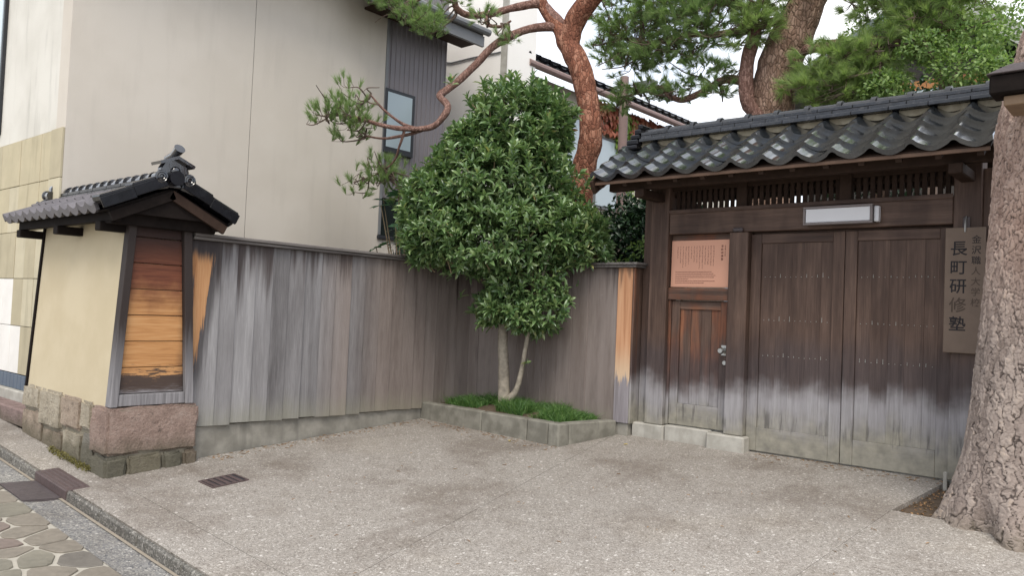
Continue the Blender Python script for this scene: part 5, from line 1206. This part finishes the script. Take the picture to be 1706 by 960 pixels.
V, F = leaf_cloud([((-3.6, 10.5, 3.6), (.7, .5, .55), 1), ((-2.7, 10.6, 3.7), (.7, .5, .6), 1), ((-1.8, 10.6, 3.6), (.6, .5, .6), .8), ((-3.1, 10.5, 3.0), (1.0, .5, .6), .8)], 1500, .09, .045, .2); big_mesh('crown', V, F, 'leaf_dark', H)['kind'] = 'stuff'
# broad-leaved plant between fence and beige house
H = thing('broadleaf_plant', (-7.65, 6.7, 0), 'large lobed leaves of a broadleaf plant between fence and beige house', 'plant')
mb = MB()
def lobed(c_, d, size, tilt):
    """palmate leaf as a real blade"""
    me_v = [(0, 0, 0)]; n = 7
    for k in range(n):
        a = -1.9 + 3.8 * k / (n - 1); L = size * (1 - .22 * abs(k - 3) / 3)
        me_v.append((L * math.sin(a), L * math.cos(a), -.12 * L))
        if k < n - 1: a2 = a + 3.8 / (n - 1) / 2; me_v.append((size * .52 * math.sin(a2), size * .52 * math.cos(a2), .03 * size))
    f = [(0, i, i + 1) for i in range(1, len(me_v) - 1)]
    me = bpy.data.meshes.new('leaf'); me.from_pydata(me_v, [], f); o = link('leaf', me, H, 'leaf_fatsia')
    o.location = Vector(c_) - H.location; o.rotation_euler = tilt
for k in range(17):
    c_ = (-7.62 + rng.uniform(-.25, .3), 6.72 + rng.uniform(-.5, .55), rng.uniform(1.9, 2.65))
    if k < 3: c_ = ((-7.5, 6.42, 2.18), (-7.45, 6.75, 2.08), (-7.5, 6.85, 2.5))[k]
    mb.tube([(-7.65, 6.7, .0 + .1 * (k % 3)), (c_[0] * .4 - 7.65 * .6, c_[1] * .4 + 6.7 * .6, c_[2] * .65), c_], [.014, .01, .006], 5, False)
    lobed(c_, None, rng.uniform(.15, .22), (rng.uniform(-.2, .7), rng.uniform(-.2, .6), rng.uniform(-.6, 3.2) - 1.8))
mb.build('stem', 'twig_tan', H)
V, F = leaf_cloud([((-7.7, 7.1, 1.9), (.4, .6, .6), 1)], 700, .09, .04, .2); big_mesh('foliage', V, F, 'leaf_dark', H)['kind'] = 'stuff'

# ------------------------------------------------------------------ neighbours behind
WB = thing('white_building', (-10, 10, 0), 'plain white rendered house between the ribbed cladding and the pine', 'building')
box('wall', 'white_stucco', WB, -13, -8.10, 9.0, 9.25, -.1, 8.4, 0)
box('wall', 'white_stucco', WB, -8.35, -8.102, 9.252, 9.7, -.1, 8.4, 0)
box('corner_board', 'pale_stone', WB, -8.21, -8.085, 8.985, 8.999, -.1, 8.4, 0)
MB().tube([(-10.5, 8.985, 5.52), (-9.3, 8.985, 5.24), (-8.85, 8.985, 5.24), (-8.22, 8.985, 5.22)], .012, 6).build('cable', 'roof_edge', WB)
box('roof', 'slate_roof', WB, -13.2, -8.0, 8.9, 13, 8.41, 8.55, 0)
CBd = thing('cream_house', (-10, 13, 0), 'long low cream house with tiled eave and creeper behind the red pine', 'building')
box('wall', 'cream_stucco', CBd, -8.75, -8.5, 9.71, 17.5, -.1, 5.2, 0)
for yy in (10.3, 11.0, 11.7, 12.9, 13.6): box('wall_batten', 'cream_stucco', CBd, -8.499, -8.488, yy - .015, yy + .015, .2, 5.15, 0)
MB().hexa([(-8.15, 9.5, 5.22), (-8.15, 17.7, 5.22), (-10.5, 17.7, 6.3), (-10.5, 9.5, 6.3)][::-1], [(-8.15, 9.5, 5.32), (-8.15, 17.7, 5.32), (-10.5, 17.7, 6.4), (-10.5, 9.5, 6.4)][::-1]).build('roof', 'slate_roof', CBd)
MB().tube([(-8.12, 9.55, 5.20), (-8.12, 17.6, 5.20)], .06, 10).build('eave_gutter', 'pole_brown', CBd, True)
box('gable_board', 'iron_rust', CBd, -8.35, -8.12, 9.46, 9.498, 5.15, 5.55, 0)
rm = tile_mesh('cream_tile', .26, .5, .03, .03, .02, .05, 'tile_black', 10)
for k in range(31):
    o = bpy.data.objects.new('roof_tile', rm); col.objects.link(o); o.parent = CBd
    o.matrix_local = Matrix.Translation(Vector((-8.10, 9.52 + k * .26, 5.345)) - Vector(CBd.location)) @ Matrix.Rotation(math.pi / 2, 4, 'Z') @ Matrix.Rotation(math.atan2(1.08, 2.35), 4, 'X')
for ya, yb, za, zb_ in ((11.95, 12.8, 3.2, 4.55), (10.9, 11.5, 3.4, 4.75)):
    w = box('window', 'roof_edge', CBd, -8.49, -8.45, ya, yb, za, zb_, 0); box('pane', 'window_pale', w, -8.452, -8.44, ya + .05, yb - .05, za + .05, zb_ - .05, 0)
IV = thing('wall_creeper', (-8.45, 13, 4), 'red and green creeper hanging on the cream house wall', 'climber')
def ivy(y0, y1, z0, z1, n):
    P = np.stack([np.random.uniform(-8.46, -8.36, n), np.random.uniform(y0, y1, n), z1 - (z1 - z0) * np.random.rand(n) ** 1.3], 1)
    return leaves_mesh(P, norm(np.stack([np.random.uniform(.0, .5, n), np.random.normal(size=n) * .4, -np.ones(n)], 1)), np.tile((1., 0, .3), (n, 1)) + np.random.normal(size=(n, 3)) * .3, np.random.uniform(.06, .12, n), np.random.uniform(.05, .09, n))
VF = [ivy(11.85, 12.6, 4.65, 5.2, 420), ivy(13.0, 16.5, 4.75, 5.2, 1500), ivy(13.0, 14.0, 4.2, 5.0, 420)]
V = np.concatenate([v for v, f in VF]); off = np.cumsum([0] + [len(v) for v, f in VF[:-1]]); F = np.concatenate([f + o_ for (v, f), o_ in zip(VF, off)]); big_mesh('red_leaves', V, F, 'leaf_ivy_red', IV)['kind'] = 'stuff'
V, F = ivy(12.55, 13.2, 3.6, 5.1, 700); big_mesh('green_leaves', V, F, 'leaf_ivy_green', IV)['kind'] = 'stuff'
PO = thing('utility_pole', (-6.88, 10.5, 0), 'plain brown pole standing before the creeper covered wall', 'pole')
MB().tube([(-6.88, 10.5, -.1), (-6.9, 10.5, 2.5), (-6.92, 10.5, 5.0)], [.085, .075, .07], 14).build('shaft', 'pole_brown', PO, True)
box('pole_cap', 'roof_edge', PO, -6.72, -6.35, 10.42, 10.58, 4.72, 4.86, .01)
MB().beam((-6.9, 10.5, 4.79), (-6.7, 10.5, 4.79), .03, .03).build('bracket', 'pole_brown', PO)
# gabled house far right
HS = thing('gabled_house', (-2.6, 13.5, 0), 'dark house with pale barge boards behind the garden trees', 'building')
MB().add([(x, y_, z) for y_ in (13.2, 18) for x, z in ((-5.0, -.1), (-.3, -.1), (-.3, 3.75), (-3.07, 6.0), (-5.0, 4.95))], [(0, 1, 2, 3, 4), (9, 8, 7, 6, 5), (0, 5, 6, 1), (1, 6, 7, 2), (2, 7, 8, 3), (3, 8, 9, 4), (4, 9, 5, 0)]).build('wall', 'house_wall', HS)
for (xa, za), (xb_, zb_), mt in (((-5.6, 5.0), (-3.07, 6.35), 'slate_roof'), ((-3.07, 6.35), (.3, 3.6), 'slate_roof')):
    MB().hexa([(xa, 12.7, za - .1), (xb_, 12.7, zb_ - .1), (xb_, 18.3, zb_ - .1), (xa, 18.3, za - .1)], [(xa, 12.7, za), (xb_, 12.7, zb_), (xb_, 18.3, zb_), (xa, 18.3, za)]).build('roof', mt, HS)
MB().beam((-3.0, 12.66, 6.22), (.3, 12.66, 3.52), .05, .24).build('barge_board', 'grey_board', HS)
MB().beam((-5.6, 12.66, 4.93), (-3.1, 12.66, 6.26), .05, .12).build('barge_board', 'slate_roof', HS)
w = box('window', 'orange_wood', HS, -3.6, -2.3, 13.1, 13.198, 4.2, 5.0, 0); box('pane', 'window_pale', w, -3.5, -2.95, 13.08, 13.098, 4.3, 4.85, 0)

# ------------------------------------------------------------------ small things on the ground
for (x, y, rz, lb, mt, sz) in ((-5.09, 5.93, .5, 'yellow fallen leaf lying in front of the planter stones', 'leaf_yellow', .06), (-4.11, 6.54, 2.0, 'curled yellow fallen leaf near the small door sill', 'leaf_yellow', .05), (-5.35, 6.02, 1.2, 'brown fallen leaf close to the planter edging joint', 'leaf_brown', .04)):
    me = bpy.data.meshes.new('fallen_leaf'); me.from_pydata([tuple(v * (sz * .5, sz, sz)) for v in LEAF_V], [], LEAF_F); o = link('fallen_leaf', me, None, mt); o.location = (x, y, gz(x, y) + .012); o.rotation_euler = (0, 0, rz); tag(o, lb, 'leaf', 'fallen leaves')
n = 900; q = np.random.rand(n); mx_ = -7.6 + q * .85; P0 = np.stack([mx_, 2.70 - np.random.rand(n) ** 2 * .05, np.zeros(n)], 1); P0[:, 2] = [gz(a, b) for a, b in P0[:, :2]]; P0[:, 2] += np.random.rand(n) * .04
V, F = leaves_mesh(P0, norm(np.random.normal(size=(n, 3)) + (0, -.4, .8)), np.random.normal(size=(n, 3)) + (0, -1, .5), np.random.uniform(.008, .022, n), np.random.uniform(.006, .014, n)); o = big_mesh('moss', V, F, 'moss'); tag(o, 'thin moss along the foot of the plastered wall', 'moss', kind='stuff')

# scattered dry needles and crumbs that collect along the edges of the forecourt
n = 520; e = np.random.rand(n); P0 = np.zeros((n, 3))
for i in range(n):
    r_ = np.random.rand(); d = abs(np.random.normal()) * .10
    if r_ < .35: P0[i, :2] = (-6.60 + d, 3.6 + 2.5 * e[i])
    elif r_ < .6: P0[i, :2] = (-6.4 + 1.8 * e[i], 6.10 - d)
    elif r_ < .8: P0[i, :2] = (-3.0 + 1.5 * e[i], 6.99 - d)
    else: P0[i, :2] = (-5.5 + 4.5 * e[i], 3.0 + 3.0 * np.random.rand())
    P0[i, 2] = gz(P0[i, 0], P0[i, 1]) + .004
V, F = leaves_mesh(P0, norm(np.random.normal(size=(n, 3)) * (1, 1, .05)), np.tile((0, 0, 1.), (n, 1)) + np.random.normal(size=(n, 3)) * .2, np.random.uniform(.015, .05, n), np.random.uniform(.003, .009, n))
o = big_mesh('needle_litter', V, F, 'leaf_brown'); tag(o, 'dry needles and crumbs scattered along the forecourt edges', 'litter', kind='stuff')
